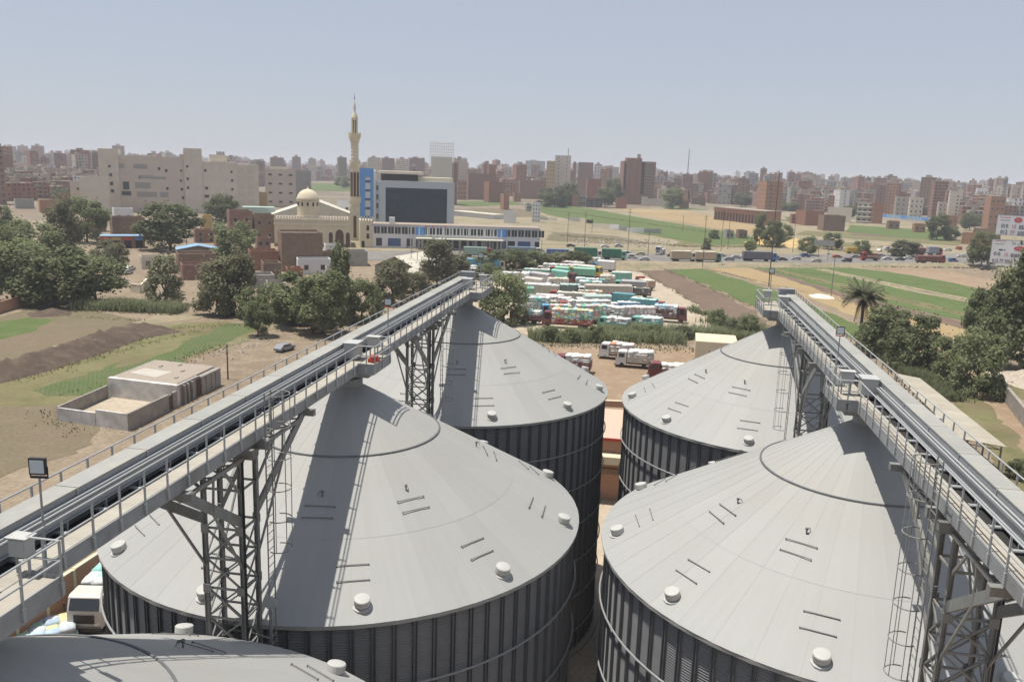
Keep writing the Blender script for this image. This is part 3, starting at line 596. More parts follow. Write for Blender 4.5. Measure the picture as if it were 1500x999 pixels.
# ================================================================== VEGETATION
def leafmat(name,c1,c2):
    m,t,b=nodes(name); N=t.nodes.new; L=t.links.new
    tc=N('ShaderNodeTexCoord'); n=N('ShaderNodeTexNoise'); n.inputs['Scale'].default_value=3.2; n.inputs['Detail'].default_value=5; L(tc.outputs['Object'],n.inputs['Vector'])
    oi=N('ShaderNodeObjectInfo'); r=N('ShaderNodeMapRange'); r.inputs[1].default_value=0.35; r.inputs[2].default_value=0.65; L(n.outputs[0],r.inputs[0])
    mi=N('ShaderNodeMix'); mi.data_type='RGBA'; mi.inputs[6].default_value=(*c1,1); mi.inputs[7].default_value=(*c2,1); L(r.outputs[0],mi.inputs[0])
    r2=N('ShaderNodeMapRange'); r2.inputs[3].default_value=0.8; r2.inputs[4].default_value=1.2; L(oi.outputs['Random'],r2.inputs[0])
    v=N('ShaderNodeVectorMath'); v.operation='SCALE'; L(mi.outputs[2],v.inputs[0]); L(r2.outputs[0],v.inputs['Scale']); L(v.outputs[0],b.inputs['Base Color'])
    b.inputs['Roughness'].default_value=0.65; b.inputs['Specular IOR Level'].default_value=0.15
    tr=N('ShaderNodeBsdfTranslucent'); L(v.outputs[0],tr.inputs['Color']); ms=N('ShaderNodeMixShader'); ms.inputs[0].default_value=0.45
    out=t.nodes['Material Output']; L(b.outputs[0],ms.inputs[1]); L(tr.outputs[0],ms.inputs[2]); L(ms.outputs[0],out.inputs['Surface'])
    return m
LM={'mid':leafmat('leaves_mid',(0.17,0.20,0.095),(0.27,0.29,0.155)),'dark':leafmat('leaves_dark',(0.14,0.165,0.08),(0.22,0.24,0.125)),
    'brown':leafmat('leaves_brownish',(0.185,0.185,0.11),(0.255,0.25,0.155)),'grey':leafmat('leaves_greyish',(0.13,0.14,0.09),(0.19,0.20,0.13)),
    'reed':leafmat('reed_leaves',(0.17,0.195,0.10),(0.25,0.27,0.15)),'palm':leafmat('palm_leaves',(0.13,0.135,0.08),(0.21,0.21,0.13))}
bark=mat('bark',(0.11,0.085,0.06),0.9,var=0.25,scale=3)
def crown_mesh(name,seed,shape,n,leaf,m):
    """crown in unit box: base at z=0, height 1, radius about .5"""
    g=np.random.default_rng(seed); blobs=[]
    nb={'round':44,'tall':40,'bush':40}[shape]
    for i in range(nb):
        a=g.uniform(0,2*pi)
        if shape=='round': z=g.uniform(0.13,0.86); R=0.40*math.sqrt(max(0.04,1-(2*(z-0.48)/0.95)**2))
        elif shape=='tall': z=g.uniform(0.08,0.93); R=0.36*(1.0-0.75*z)**0.7
        else: z=g.uniform(0.08,0.84); R=0.40*math.sqrt(max(0.05,1-((z-0.25)/0.68)**2))
        rr=R*g.uniform(0.3,1.0)**0.5; q=g.uniform(0.06,0.16)
        blobs.append((rr*math.cos(a),rr*math.sin(a),z,q,q*g.uniform(0.6,0.85)))
    B=np.array(blobs); idx=g.integers(0,len(B),n); d=g.normal(size=(n,3)); d/=np.linalg.norm(d,axis=1)[:,None]
    rad=(g.uniform(0.25,1.0,n)**0.45*1.12)[:,None]; c=B[idx,:3]+d*B[idx][:,[3,3,4]]*rad
    ex=g.random(n)<0.16; c[ex]+=g.normal(size=(int(ex.sum()),3))*0.06
    keep=c[:,2]>0.01; c=c[keep]; d=d[keep]; n=len(c)
    nr=d*0.8+g.normal(size=(n,3))*0.55; nr[:,2]+=0.55; nr/=np.linalg.norm(nr,axis=1)[:,None]
    t=np.cross(nr,g.normal(size=(n,3))); t/=np.linalg.norm(t,axis=1)[:,None]; w=np.cross(nr,t)
    s=leaf*g.uniform(0.6,1.4,n)[:,None]; a=g.uniform(0.45,0.9,n)[:,None]
    V=np.stack([c-t*s,c+w*s*a,c+t*s,c-w*s*a],1).reshape(-1,3)
    me=bpy.data.meshes.new(name); F=np.arange(4*n).reshape(-1,4)
    me.from_pydata(V.tolist(),[],F.tolist()); me.materials.append(m); me.update(); return me
def trunk_mesh(name,seed,fork):
    r=random.Random(seed); b=MB(); b.tube((0,0,-0.02),(0.01,0.0,fork),0.032,8,0.022)
    for i in range(6):
        a=2*pi*i/6+r.uniform(-.4,.4); l=r.uniform(0.18,0.32); p=(0.01,0,fork*r.uniform(0.75,1.0)); q=(l*math.cos(a),l*math.sin(a),min(0.85,fork+r.uniform(0.15,0.4)))
        b.tube(p,q,0.015,6,0.006); q2=(q[0]*1.3+r.uniform(-.06,.06),q[1]*1.3+r.uniform(-.06,.06),q[2]+r.uniform(.05,.15)); b.tube(q,q2,0.007,5,0.003)
    return b.mesh(name,bark)
CR={}
for k,(sh,n,lf) in {'round':('round',9000,0.023),'tall':('tall',8000,0.021),'bush':('bush',9000,0.023)}.items():
    for mk in ('mid','dark','brown','grey'):
        for sd in range(2): CR[(k,mk,sd)]=crown_mesh('crown',hash((k,len(mk),mk[0]=='d',sd))%1000 if False else (ord(k[0])*7+ord(mk[0])*3+sd*11),sh,n,lf,LM[mk])
TK=[trunk_mesh('trunk',s,0.34) for s in (1,2,3)]
def tree(px,py,top,w,kind,col,label,sd=0,cat='tree',name='broadleaf_tree',group=None,z0=0):
    p=gp(px,py); k=mpp(p); h=vtop(p,top)*1.06; d=w*k*1.2
    t=thing(name,label,cat,(p.x,p.y,z0),rng.uniform(0,6.28),group)
    link('trunk',TK[(px+sd)%3],t,None,None,(d*0.75,d*0.75,h))
    lo=0.03 if kind=='round' else (0.02 if kind=='tall' else -0.03)
    link('crown',CR[(kind,col,sd%2)],t,(0,0,h*lo),rng.uniform(0,6.28),(d,d,h*(1.03-lo)))
    return t
TREES=[
 (20,444,352,105,'round','mid','large leafy tree at the left edge above the fallow field'),
 (82,446,362,110,'round','mid','broad leafy tree second from the left edge above the fallow field'),
 (140,444,372,90,'round','mid','broad leafy tree beside the walled dirt yard at left'),
 (8,404,330,64,'round','mid','leafy tree behind the large tree at the left edge'),
 (50,396,322,70,'round','mid','light green tree in the second row at far left'),
 (92,384,296,66,'tall','brown','tall brownish tree among the far left trees'),
 (128,356,290,58,'round','dark','dark round tree beside the plain beige building at left'),
 (3,345,302,32,'round','dark','dark tree cut by the left edge near the bare sand'),
 (163,394,352,46,'round','brown','small tree in the parking place left of the walled yard'),
 (250,366,300,84,'round','dark','big dark tree in front of the long beige factory'),
 (325,334,286,44,'round','dark','round tree standing against the right end of the beige factory'),
 (342,386,326,62,'round','mid','green tree right of the blue roofed hut'),
 (243,448,378,62,'tall','brown','thin brownish tree by the wall of the dirt yard'),
 (318,462,384,70,'tall','brown','tall brown green tree at the end of the dirt track'),
 (352,462,376,66,'tall','brown','feathery tree right of the dirt track end'),
 (372,468,420,50,'bush','dark','dark bush behind the lone round tree'),
 (378,493,442,40,'round','dark','small lone round tree at the corner of the green crop'),
 (440,478,400,84,'round','mid','wide leafy tree above the left conveyor with a trunk in shade'),
 (470,490,398,76,'round','mid','large leafy tree over the parked cart near the left conveyor'),
 (499,474,364,42,'tall','dark','tall dark cypress like tree behind the leafy trees'),
 (530,470,408,58,'bush','mid','light green bushy tree right of the tall dark tree'),
 (420,472,428,50,'bush','grey','greyish scrub left of the large leafy trees'),
 (575,446,384,66,'tall','brown','brownish tree in front of the cream shed roof'),
 (606,436,398,50,'bush','brown','brown scrub beside the left conveyor by the cream shed'),
 (640,420,354,62,'tall','brown','tall brown tree touching the conveyor near the truck yard'),
 (664,412,366,46,'round','brown','brown tree right of the tall brown one by the conveyor'),
 (737,474,398,66,'bush','mid','bushy green tree beside the end of the left conveyor'),
 (712,410,386,34,'bush','dark','small dark bush behind the left conveyor end'),
 (716,396,366,50,'bush','dark','first dark tree of the row behind the truck yard'),
 (752,395,364,54,'bush','dark','second dark tree of the row behind the truck yard'),
 (790,394,366,52,'bush','dark','third dark tree of the row behind the truck yard'),
 (822,394,370,44,'bush','brown','brownish tree of the row behind the truck yard'),
 (846,396,368,36,'round','dark','last dark tree of the row beside the green lorry'),
 (1295,520,446,78,'bush','dark','dense dark bush right of the date palm'),
 (1338,540,456,76,'bush','dark','rounded dark bush second from the date palm'),
 (1392,560,490,60,'bush','mid','green bush left of the big tree at the right edge'),
 (1430,578,482,76,'bush','mid','green tree in front of the big dark tree at right'),
 (1468,540,392,90,'tall','dark','tall dark tree near the right edge'),
 (1500,548,372,100,'tall','dark','tallest dark tree cut by the right edge'),
 (1438,520,426,60,'round','dark','dark tree behind the green bush at right'),
 (1492,702,672,34,'bush','mid','low bush at the right edge beside the shed'),
 (1437,392,342,38,'round','dark','small dark tree left of the billboards'),
 (1112,360,316,24,'tall','dark','dark tree left of the brick tower beyond the road'),
 (1132,362,322,30,'bush','dark','dark bush at the foot of the brick tower beyond the road'),
 (1150,358,328,20,'bush','mid','small tree right of the brick tower beyond the road'),
 (1099,372,352,18,'bush','mid','small green tree beside the yellow sand heap'),
 (1182,374,346,26,'round','mid','light green tree beside the road right of the sand heap'),
 (1218,366,342,28,'round','dark','dark round tree beside the road near the small sign'),
 (1372,352,314,30,'round','dark','leaning dark tree with a pale trunk beyond the road'),
 (1392,352,330,24,'bush','dark','dark bush right of the leaning tree beyond the road'),
 (985,306,276,30,'round','dark','lone dark tree right of the tall brick tower'),
 (886,304,276,28,'round','dark','dark tree left of the tall brick tower'),
 (812,304,272,34,'bush','dark','dark trees edge at the far left of the green field'),
 (832,302,268,30,'round','dark','dark tree behind the hut at the green field end'),
 (798,300,274,26,'bush','dark','dark bush at the end of the green field'),
 (897,300,262,28,'round','dark','dark tree against the left side of the tall brick tower'),
 (502,276,258,22,'round','mid','green tree left of the minaret in the far field'),
 (1035,366,348,14,'bush','mid','tiny bush in the sandy ground beyond the road'),
 (1046,350,336,16,'bush','dark','small dark bush at the end of the green field strip'),
 (1244,320,302,22,'round','dark','dark tree beside the balconied house beyond the road'),
 (1325,376,352,40,'bush','grey','greyish scrub beside the road near the red lorry'),
 (1262,372,352,26,'bush','mid','green scrub beside the road near the yellow truck'),
 (806,500,478,26,'bush','mid','first green bush in the reeds left of the yard lamp'),
 (836,501,480,24,'bush','mid','second green bush in the reeds in front of the coloured sacks'),
 (872,500,476,30,'bush','mid','large bush in the reeds just left of the yard lamp'),
 (958,498,474,26,'bush','mid','bush in the reeds in front of the mint lorry'),
 (1000,496,478,28,'bush','grey','greyish bush in the reeds at the yard corner'),
 (1050,486,452,26,'bush','mid','bush between the yard corner and the ploughed field'),
 (1095,494,460,34,'bush','mid','wide bush left of the right conveyor end'),
 (1075,492,468,30,'bush','grey','greyish bush left of the wide bush by the conveyor end'),
 (1420,338,312,26,'round','mid','green tree among the far houses above the billboards'),
]
for i,tr in enumerate(TREES): tree(*tr,sd=i,group='trees and bushes round the silos')

# date palm
p=gp(1256,508); H=vtop(p,436)
pt=thing('date_palm','date palm with a shaggy dry skirt beside the right conveyor','palm',(p.x,p.y,0))
b=MB(); prev=(0,0,-0.1); 
for i in range(1,15): 
    q=(0.25*math.sin(i*0.2),0,H*i/14); b.tube(prev,q,0.38-0.006*i,10,0.34-0.006*i,caps=False); prev=q
b.build('trunk',bark,pt)
def frond(L,droop,m):
    b=MB(); pts=[]
    for i in range(9):
        s=i/8; pts.append(Vector((L*(s-0.12*droop*s*s),0,L*(0.55*s-droop*s*s))))
    for i in range(8): b.tube(pts[i],pts[i+1],0.045*(1-i/9),4,caps=False)
    for i in range(44):
        s_=0.10+0.9*i/43; u=s_*8; j=min(7,int(u)); c=pts[j].lerp(pts[j+1],u-j); w=0.78*math.sin(pi*(0.14+0.80*s_))
        for sg in (-1,1):
            tip=c+Vector((0.42+rng.uniform(-.1,.1),sg*w,-0.25+rng.uniform(-.15,.1))); b.poly([c-Vector((0.05,0,0)),c+Vector((0.07,0,0)),tip+Vector((0.03,0,0)),tip-Vector((0.03,0,0))])
    return b.mesh('frond',m)
fr=[frond(4.4,d,LM['palm']) for d in (0.15,0.45,0.8,1.2)]
dead=mat('dead_fronds',(0.17,0.13,0.08),0.9,var=0.2)
fd=frond(3.2,1.9,dead)
for i in range(60):
    o=link('frond',fr[i%4],pt,(prev[0],0,H),i*2.39996+rng.uniform(-.2,.2)); s=rng.uniform(0.9,1.15); o.scale=(s,s,s); o.rotation_euler[1]=rng.uniform(-0.75,0.45)
for i in range(20):
    o=link('dead_frond',fd,pt,(prev[0],0,H-0.5-0.05*i),i*2.39996); s=rng.uniform(0.7,1.0); o.scale=(s*0.55,s,s)

# reeds and scrub (nobody could count them)
def reeds(name,polys,dens,h0,h1,m,label,seed,w=0.07):
    g=np.random.default_rng(seed); V=[];F=[]
    for (a,bp,wid) in polys:
        A=gp(*a); B=gp(*bp); L=(B-A).length; d=(B-A)/L; s=Vector((-d.y,d.x,0)); n=int(L*wid*dens)
        u=g.uniform(0,1,n); v=g.normal(0,0.38,n).clip(-1,1)
        for i in range(n):
            q=A+d*(L*u[i])+s*(wid*v[i]/2); cl=0.55+0.45*mnoise.noise(Vector((q.x*0.22,q.y*0.22,seed)))
            h=(h0+(h1-h0)*g.random())*(0.55+0.8*max(0,cl)); 
            for k in range(3):
                a0=g.uniform(0,6.28); le=g.uniform(0.25,0.95)*h*0.6; dx,dy=math.cos(a0),math.sin(a0); ww=w*(0.7+g.random()*0.7); n0=len(V)
                V+=[(q.x-dy*ww,q.y+dx*ww,-0.02),(q.x+dy*ww,q.y-dx*ww,-0.02),(q.x+dx*le*0.4+dy*ww*0.8,q.y+dy*le*0.4-dx*ww*0.8,h*0.65),(q.x+dx*le*0.4-dy*ww*0.8,q.y+dy*le*0.4+dx*ww*0.8,h*0.65),(q.x+dx*le,q.y+dy*le,h)]
                F+=[(n0,n0+1,n0+2,n0+3),(n0+3,n0+2,n0+4)]
    me=bpy.data.meshes.new(name); me.from_pydata(V,[],F); me.materials.append(m); me.update()
    o=link(name,me); o['kind']='stuff'; o['label']=label; o['category']='reeds'; return o
reeds('reed_bed',[((775,497),(1000,502),9),((880,490),(1120,492),10),((1020,496),(1120,500),7)],5.0,1.0,2.9,LM['reed'],'green reeds along the ditch in front of the truck yard',5)
reeds('reed_bed',[((1040,470),(1112,486),12),((1010,455),(1060,470),5)],3.5,0.7,2.0,LM['reed'],'scrubby reeds right of the truck yard',6)
reeds('reed_bed',[((118,452),(268,458),9)],6,1.2,3.0,LM['reed'],'green reed hedge beside the left dirt track',7)
reeds('reed_bed',[((1290,505),(1345,560),7),((1300,520),(1400,590),6)],5,0.8,2.0,LM['reed'],'reeds along the bank right of the right conveyor',8)
reeds('dry_grass',[((20,560),(240,485),9),((210,555),(330,505),6)],1.2,0.1,0.4,leafmat('dry_grass_leaves',(0.26,0.22,0.12),(0.20,0.21,0.10)),'dry grass tufts along the soil bank at left',9,0.06)
reeds('dry_grass',[((760,505),(1100,516),8)],1.5,0.15,0.6,leafmat('verge_grass_leaves',(0.24,0.22,0.12),(0.18,0.20,0.09)),'dry grass tufts at the edge of the orange dirt lot',10,0.07)
reeds('weed_verge',[((1128,396),(1416,462),3),((1192,394),(1452,448),3),((962,390),(1112,454),4),((1075,388),(1480,432),4),((1030,393),(1260,448),3),((930,392),(1020,446),3)],1.0,0.1,0.4,leafmat('verge_weed_leaves',(0.24,0.25,0.13),(0.30,0.29,0.17)),'weedy verges between the right crop fields',11,0.1)
reeds('weed_verge',[((820,345),(1010,362),14),((1000,362),(1330,362),10),((900,388),(1060,389),6),((1060,389),(1480,394),6),((770,303),(1100,350),8)],0.4,0.2,0.8,leafmat('scrub_leaves',(0.25,0.25,0.16),(0.32,0.30,0.20)),'dusty scrub along the road and the sandy flats',12,0.16)
reeds('weed_verge',[((90,580),(330,505),3),((60,545),(330,474),4),((200,484),(420,474),5),((40,460),(215,470),4),((60,600),(120,640),6)],1.0,0.08,0.35,leafmat('weed_leaves',(0.20,0.20,0.10),(0.26,0.24,0.13)),'weeds along the left field edges',13,0.07)
def rubble(label,px,n,s,m,seed):
    g=random.Random(seed); b=MB(); A=[gp(*q) for q in px]
    for i in range(n):
        a,c=g.random(),g.random(); q=A[0].lerp(A[1],a).lerp(A[3].lerp(A[2],a),c); k=s*g.uniform(0.3,1.3)
        n0=len(b.v)
        for dz in (0,1):
            for e in range(5):
                an=e*2*pi/5+g.uniform(-.3,.3); r=k*(1-0.35*dz)*g.uniform(0.7,1.2); b.v.append((q.x+r*math.cos(an),q.y+r*math.sin(an),-0.03 if dz==0 else k*g.uniform(0.4,0.9)))
        b.f+=[(n0+5,n0+6,n0+7,n0+8,n0+9)]+[(n0+e,n0+(e+1)%5,n0+5+(e+1)%5,n0+5+e) for e in range(5)]
    o=b.build('rubble',m); o['kind']='stuff'; o['label']=label; o['category']='rubble'
rb=mat('rubble_stone',(0.38,0.33,0.27),0.95,var=0.25,scale=1.5)
rubble('pale rubble scattered right of the green crop',[(300,520),(350,528),(410,490),(360,490)],220,0.22,rb,3)
rubble('rubble beside the ruined hut at left',[(60,620),(190,640),(230,625),(120,600)],140,0.14,rb,4)
rubble('rubble along the road verge',[(900,396),(1250,394),(1250,389),(900,389)],200,0.35,rb,5)
rubble('rubble on the sandy waste beyond the road',[(840,360),(980,364),(980,352),(840,350)],200,0.7,rb,6)
rubble('roadside rubble near the billboards',[(1260,394),(1480,400),(1480,392),(1260,388)],160,0.35,rb,7)
rubble('stones and litter over the left dirt ground',[(120,640),(330,560),(440,490),(300,500)],420,0.09,rb,8)
rubble('stones and litter on the orange dirt lot',[(780,560),(1000,560),(1080,515),(790,512)],260,0.10,rb,9)
# ================================================================== BUILDINGS
W={}
W['cream']=mat('cream_plaster',(0.62,0.54,0.39),0.85,var=0.08,scale=0.5,dirt=(0.50,0.42,0.29),dscale=0.15,damt=0.4)
W['creamlight']=mat('cream_dome',(0.58,0.51,0.37),0.8,var=0.06,scale=0.5)
W['pale']=mat('pale_trim',(0.66,0.60,0.48),0.8,var=0.06)
W['beige']=mat('beige_render',(0.58,0.52,0.43),0.9,var=0.08,scale=0.2,dirt=(0.50,0.43,0.34),dscale=0.08,damt=0.5)
W['pinkbeige']=mat('pinkish_render',(0.54,0.465,0.385),0.9,var=0.1,scale=0.2,dirt=(0.40,0.32,0.26),dscale=0.1,damt=0.5)
W['band']=mat('window_band',(0.30,0.29,0.26),0.6,var=0.1)
W['brick']=brickmat('red_brick',(0.31,0.155,0.105),(0.26,0.13,0.09),(0.28,0.2,0.15),3.0)
W['brick2']=brickmat('mauve_brick',(0.28,0.165,0.13),(0.24,0.14,0.11),(0.26,0.19,0.155),3.0)
W['brick3']=brickmat('orange_brick',(0.37,0.20,0.125),(0.32,0.17,0.105),(0.3,0.22,0.16),3.0)
W['brownbrick']=brickmat('brown_block',(0.25,0.175,0.13),(0.21,0.15,0.112),(0.23,0.175,0.135),2.0)
W['conc']=mat('bare_concrete',(0.36,0.33,0.29),0.9,var=0.15,scale=0.4)
W['greyc']=mat('grey_block',(0.32,0.31,0.29),0.9,var=0.15,scale=0.4)
W['white']=mat('white_paint',(0.66,0.66,0.66),0.7,var=0.06,scale=0.4,dirt=(0.5,0.47,0.42),dscale=0.2,damt=0.5)
W['blue']=mat('blue_cladding',(0.10,0.28,0.60),0.5,var=0.08,scale=0.5)
W['navy']=mat('navy_panel',(0.06,0.10,0.22),0.5,var=0.1)
W['greyframe']=mat('grey_cladding',(0.42,0.46,0.51),0.5,var=0.05)
W['glass']=mat('dark_glass',(0.015,0.035,0.055),0.06,spec=0.22,var=0.5,scale=0.4)
W['pane']=mat('window_glass',(0.03,0.035,0.04),0.2,spec=0.5)
W['dark']=mat('dark_opening',(0.03,0.025,0.022),0.9)  # near-black; in openings and voids it stands in for the shade inside
W['yellow']=mat('yellow_plaster',(0.46,0.33,0.14),0.85,var=0.1)
W['roofpale']=mat('pale_sheet_roof',(0.56,0.53,0.44),0.7,var=0.07,scale=0.5,dirt=(0.42,0.37,0.28),dscale=0.3,damt=0.5)
W['roofdust']=mat('dusty_shed_roof',(0.36,0.33,0.265),0.8,var=0.08,scale=0.4,objvar=0.05,dirt=(0.28,0.24,0.18),dscale=0.3,damt=0.6)
W['roofmint']=mat('mint_sheet_roof',(0.36,0.46,0.42),0.7,var=0.07,scale=0.5)
W['roofblue']=mat('blue_sheet_roof',(0.22,0.36,0.50),0.6,var=0.08,scale=0.5)
W['flat']=mat('dusty_flat_roof',(0.32,0.275,0.225),0.95,var=0.15,scale=0.5,dirt=(0.22,0.17,0.13),dscale=0.5,damt=0.6)
W['whitewash']=brickmat('whitewashed_brick',(0.60,0.58,0.55),(0.50,0.48,0.45),(0.30,0.25,0.2),4.0,var=0.25)
W['plaster']=mat('grey_plaster',(0.29,0.265,0.235),0.9,var=0.18,scale=0.8,dirt=(0.21,0.18,0.155),dscale=0.6,damt=0.6)
W['pinkwall']=mat('pink_render',(0.42,0.24,0.165),0.9,var=0.1,scale=0.4,dirt=(0.38,0.28,0.2),dscale=0.3,damt=0.5)
W['wood']=mat('brown_door',(0.10,0.055,0.035),0.7,var=0.2,scale=3)
_wc={}
def win(t,x,z,w,h,y=0.0,side=None,frame=None,pane=None,name='window'):
    frame=frame or W['conc']; pane=pane or W['pane']; k=(round(w,2),round(h,2),frame.name,pane.name)
    if k not in _wc:
        f=min(0.12,w*0.12); b=MB()
        b.box(-w/2-f,-w/2,-0.08,0.02,-h/2-f,h/2+f); b.box(w/2,w/2+f,-0.08,0.02,-h/2-f,h/2+f); b.box(-w/2,w/2,-0.08,0.02,h/2,h/2+f); b.box(-w/2,w/2,-0.14,0.02,-h/2-f,-h/2)
        p=MB(); p.box(-w/2,w/2,-0.025,0.01,-h/2,h/2); _wc[k]=(b.mesh(name,frame),p.mesh('pane',pane))
    f,p=_wc[k]; o=link(name,f,t,(x,y,z)); q=link('pane',p,o)
    if side=='R': o.rotation_euler=(0,0,pi/2)
    if side=='L': o.rotation_euler=(0,0,-pi/2)
    return o
def spot(x0,x1,yb,rot=0.0):
    p=gp((x0+x1)/2,yb); return p,face_cam(p)+rot,mpp(p)
def bx(t,name,m,*a): b=MB(); b.box(*a); return b.build(name,m,t)

# ---- long beige factory at left
p,r,k=spot(163,376,312); cx=269.5
t=thing('factory_block','long beige factory with stair towers and blank walls behind the left trees','factory',p,r)
def fz(y): return vtop(p,y)
def fx(x): return (x-cx)*k
for (a,b_,y,d0,m) in ((160,186,222,-0.6,'beige'),(186,272,231,0.0,'pinkbeige'),(272,297,217,-1.2,'beige'),(297,346,236,-0.5,'beige'),(346,376,238,-0.3,'beige')):
    bx(t,'wall',W[m],fx(a)+0.02,fx(b_)-0.02,d0,26,0,fz(y))
bx(t,'roof_house',W['beige'],fx(308),fx(332),6,20,fz(236)+0.01,fz(225)); bx(t,'roof_parapet',W['pale'],fx(205),fx(236),0.05,0.4,fz(231)+0.01,fz(229.5))
for (x,y,w,h,d0) in ((174,247,3,3.4,-.6),(175,259,3.6,4,-.6),(175.5,271.5,4,4.6,-.6),(176,282,4,4.6,-.6),(194,274,8,11,0),(194,285,12,6,0),(238.5,248.5,3.2,4,0),(248,251,3.2,4,0),(268,250.5,2.2,3,0),(267,265,2.6,3,0),(268,277.5,3.2,3.6,0),(269,290,3.2,3.6,0),(248.5,277,3.2,3.6,0),(212,262,1.4,4,0),(276.5,262,3,4,-1.2),(276.5,275,3,4,-1.2),(276.5,244,3,3,-1.2),(301,249,3,3.6,-.5),(302,275,3.6,4,-.5),(302,287,6,4,-.5),(337.5,250,2.6,3.6,-.5),(338,263,2.8,3.6,-.5),(338,276,2.8,3.4,-.5)):
    win(t,fx(x),fz(y),w*k,h*k,d0)
for (x,y,w,h) in ((214,246,18,6),(221,261,20,4),(239,262,16,3),(216,273,20,8),(221,286,26,7),(244,286,11,7),(190,246,6,6)):
    win(t,fx(x),fz(y),w*k,h*k,0,pane=W['band'])
for i in range(2):
    for j in range(6): win(t,fx(351+i*13),fz(248+j*11.5),9*k,8*k,-0.3,frame=W['beige'],pane=W['pinkbeige'],name='wall_bay')
for x in (318,322,327,365,368,372): bx(t,'roof_tank',W['greyc'],fx(x),fx(x+2.4),8,10,fz(236 if x<340 else 238)+0.01 if x>340 else fz(225)+0.01,(fz(236) if x>340 else fz(225))+2.2)
# plain block left of the factory
def block(x0,x1,yt,yb,d,m,label,rot=0.0,name='apartment_block',cols=0,rows=0,ww=1.2,wh=1.4,sidecols=0,parapet=True,frame=None,pane=None,group=None,cat='building',slabs=False,roof='flat'):
    p,r,k=spot(x0,x1,yb,rot); w=(x1-x0)*k; h=vtop(p,yt)
    if abs(rot)>0.05: w=max(4,(w-d*abs(math.sin(rot)))/math.cos(rot))
    t=thing(name,label,cat,p,r,group)
    bx(t,'wall',W[m],-w/2,w/2,0,d,-0.3,h)
    bx(t,'roof',W[roof],-w/2+0.15,w/2-0.15,0.15,d-0.15,h+0.001,h+0.06)
    if parapet:
        b=MB(); e=0.2
        b.box(-w/2,w/2,0.001,e,h+0.002,h+0.9); b.box(-w/2,w/2,d-e,d,h+0.002,h+0.9); b.box(-w/2,-w/2+e,e,d-e,h+0.002,h+0.9); b.box(w/2-e,w/2,e,d-e,h+0.002,h+0.9); b.build('parapet',W[m],t)
    for i in range(cols):
        for j in range(rows): win(t,-w/2+w*(i+0.5)/cols,h*(j+0.62)/(rows+0.1),ww,wh,0,frame=frame,pane=pane)
    for i in range(sidecols):
        for j in range(rows):
            win(t,(w/2 if rot>=0 else -w/2),h*(j+0.62)/(rows+0.1),ww,wh,d*(i+0.5)/sidecols,side='R' if rot>=0 else 'L',frame=frame,pane=pane)
    if slabs:
        n=rows or max(2,int(h/3.2))
        for j in range(1,n+1): bx(t,'floor_slab',W['conc'],-w/2-0.06,w/2+0.06,-0.06,d+0.06,h*j/(n+0.1)-0.12,h*j/(n+0.1)+0.12)
    return t,w,h
block(122,160,262,314,14,'beige','plain beige block left of the long factory',cols=0)
block(106,126,268,306,12,'pinkbeige','small pinkish block with two windows at far left',cols=1,rows=2)
block(-12,9,217,300,14,'brick2','tall apartment tower cut by the left edge',cols=3,rows=9,slabs=True)
t,w,h=block(390,433,250,304,16,'pinkbeige','square apartment block with window rows left of the mosque dome',cols=3,rows=4,ww=2.6,wh=1.3)
bx(t,'roof_house',W['pale'],-w*0.35,w*0.25,3,10,h+0.07,h+2.6)
block(433,456,252,302,15,'greyc','blank grey block beside the square apartment block')
block(376,392,284,312,8,'yellow','small yellow wall right of the long factory')

# ---- mosque
p,r,k=spot(404,546,362); cx=475
t=thing('mosque','cream mosque with a dome and crenellated walls','mosque',p,r)
fx=lambda x:(x-cx)*k
fz=lambda y:vtop(p,y)
Hm=fz(322)
bx(t,'wall',W['cream'],fx(405),fx(511),0,24,-0.2,Hm); bx(t,'wall',W['cream'],fx(527),fx(545),-0.4,14,-0.2,Hm)
bx(t,'cornice',W['pale'],fx(404),fx(511.5),-0.35,-0.01,fz(330),fz(328)); bx(t,'cornice',W['cream'],fx(404),fx(511.5),-0.25,-0.01,Hm-0.5,Hm)
bx(t,'plinth',W['brownbrick'],fx(404.5),fx(511),-0.2,-0.01,-0.2,1.4)
bx(t,'roof',W['flat'],fx(406),fx(510),0.5,23.5,Hm+0.001,Hm+0.05)
me=MB(); me.prism([(-0.42,-0.12),(0.42,-0.12),(0.42,0.12),(-0.42,0.12)],0,0.9); me.prism([(-0.25,-0.12),(0.25,-0.12),(0.25,0.12),(-0.25,0.12)],0.901,1.35); me.lathe([(0.2,1.351),(0.02,1.75)],6); me=me.mesh('merlon',W['pale'])
x=fx(405)+0.5
while x<fx(511): link('merlon',me,t,(x,0.15,Hm)); x+=1.15
x=fx(529)
while x<fx(545): link('merlon',me,t,(x,-0.2,Hm)); x+=1.15
def arch(t,x,w,z0,z1,m,name,y=-0.05,n=9):
    pts=[(x-w/2,z0)]; zs=z1-w*0.75
    for i in range(n+1):
        a=pi*i/n; pts.append((x-w/2*math.cos(a),zs+w*0.75*math.sin(a)**0.8 if 0<i<n else zs))
    pts.append((x+w/2,z0)); b=MB(); b.xprism(pts,y-0.1,y+0.03); return b.build(name,m,t)
for xx,w,yt in ((484.5,6,340),(497,12,336),(509,6,340)):
    arch(t,fx(xx),w*k+0.7,0.2,fz(yt)+0.5,W['pale'],'arch_surround',-0.02); arch(t,fx(xx),w*k,0.2,fz(yt),W['wood'],'doorway',-0.13)
for xx,yy in ((538,333),(538,345)): arch(t,fx(xx),1.1,fz(yy)-1.0,fz(yy)+1.2,W['dark'],'window',-0.45)
arch(t,fx(531),1.3,0.1,3.0,W['dark'],'doorway',-0.45)
dx=fx(452); Rd=16.4*k; zd=fz(296)
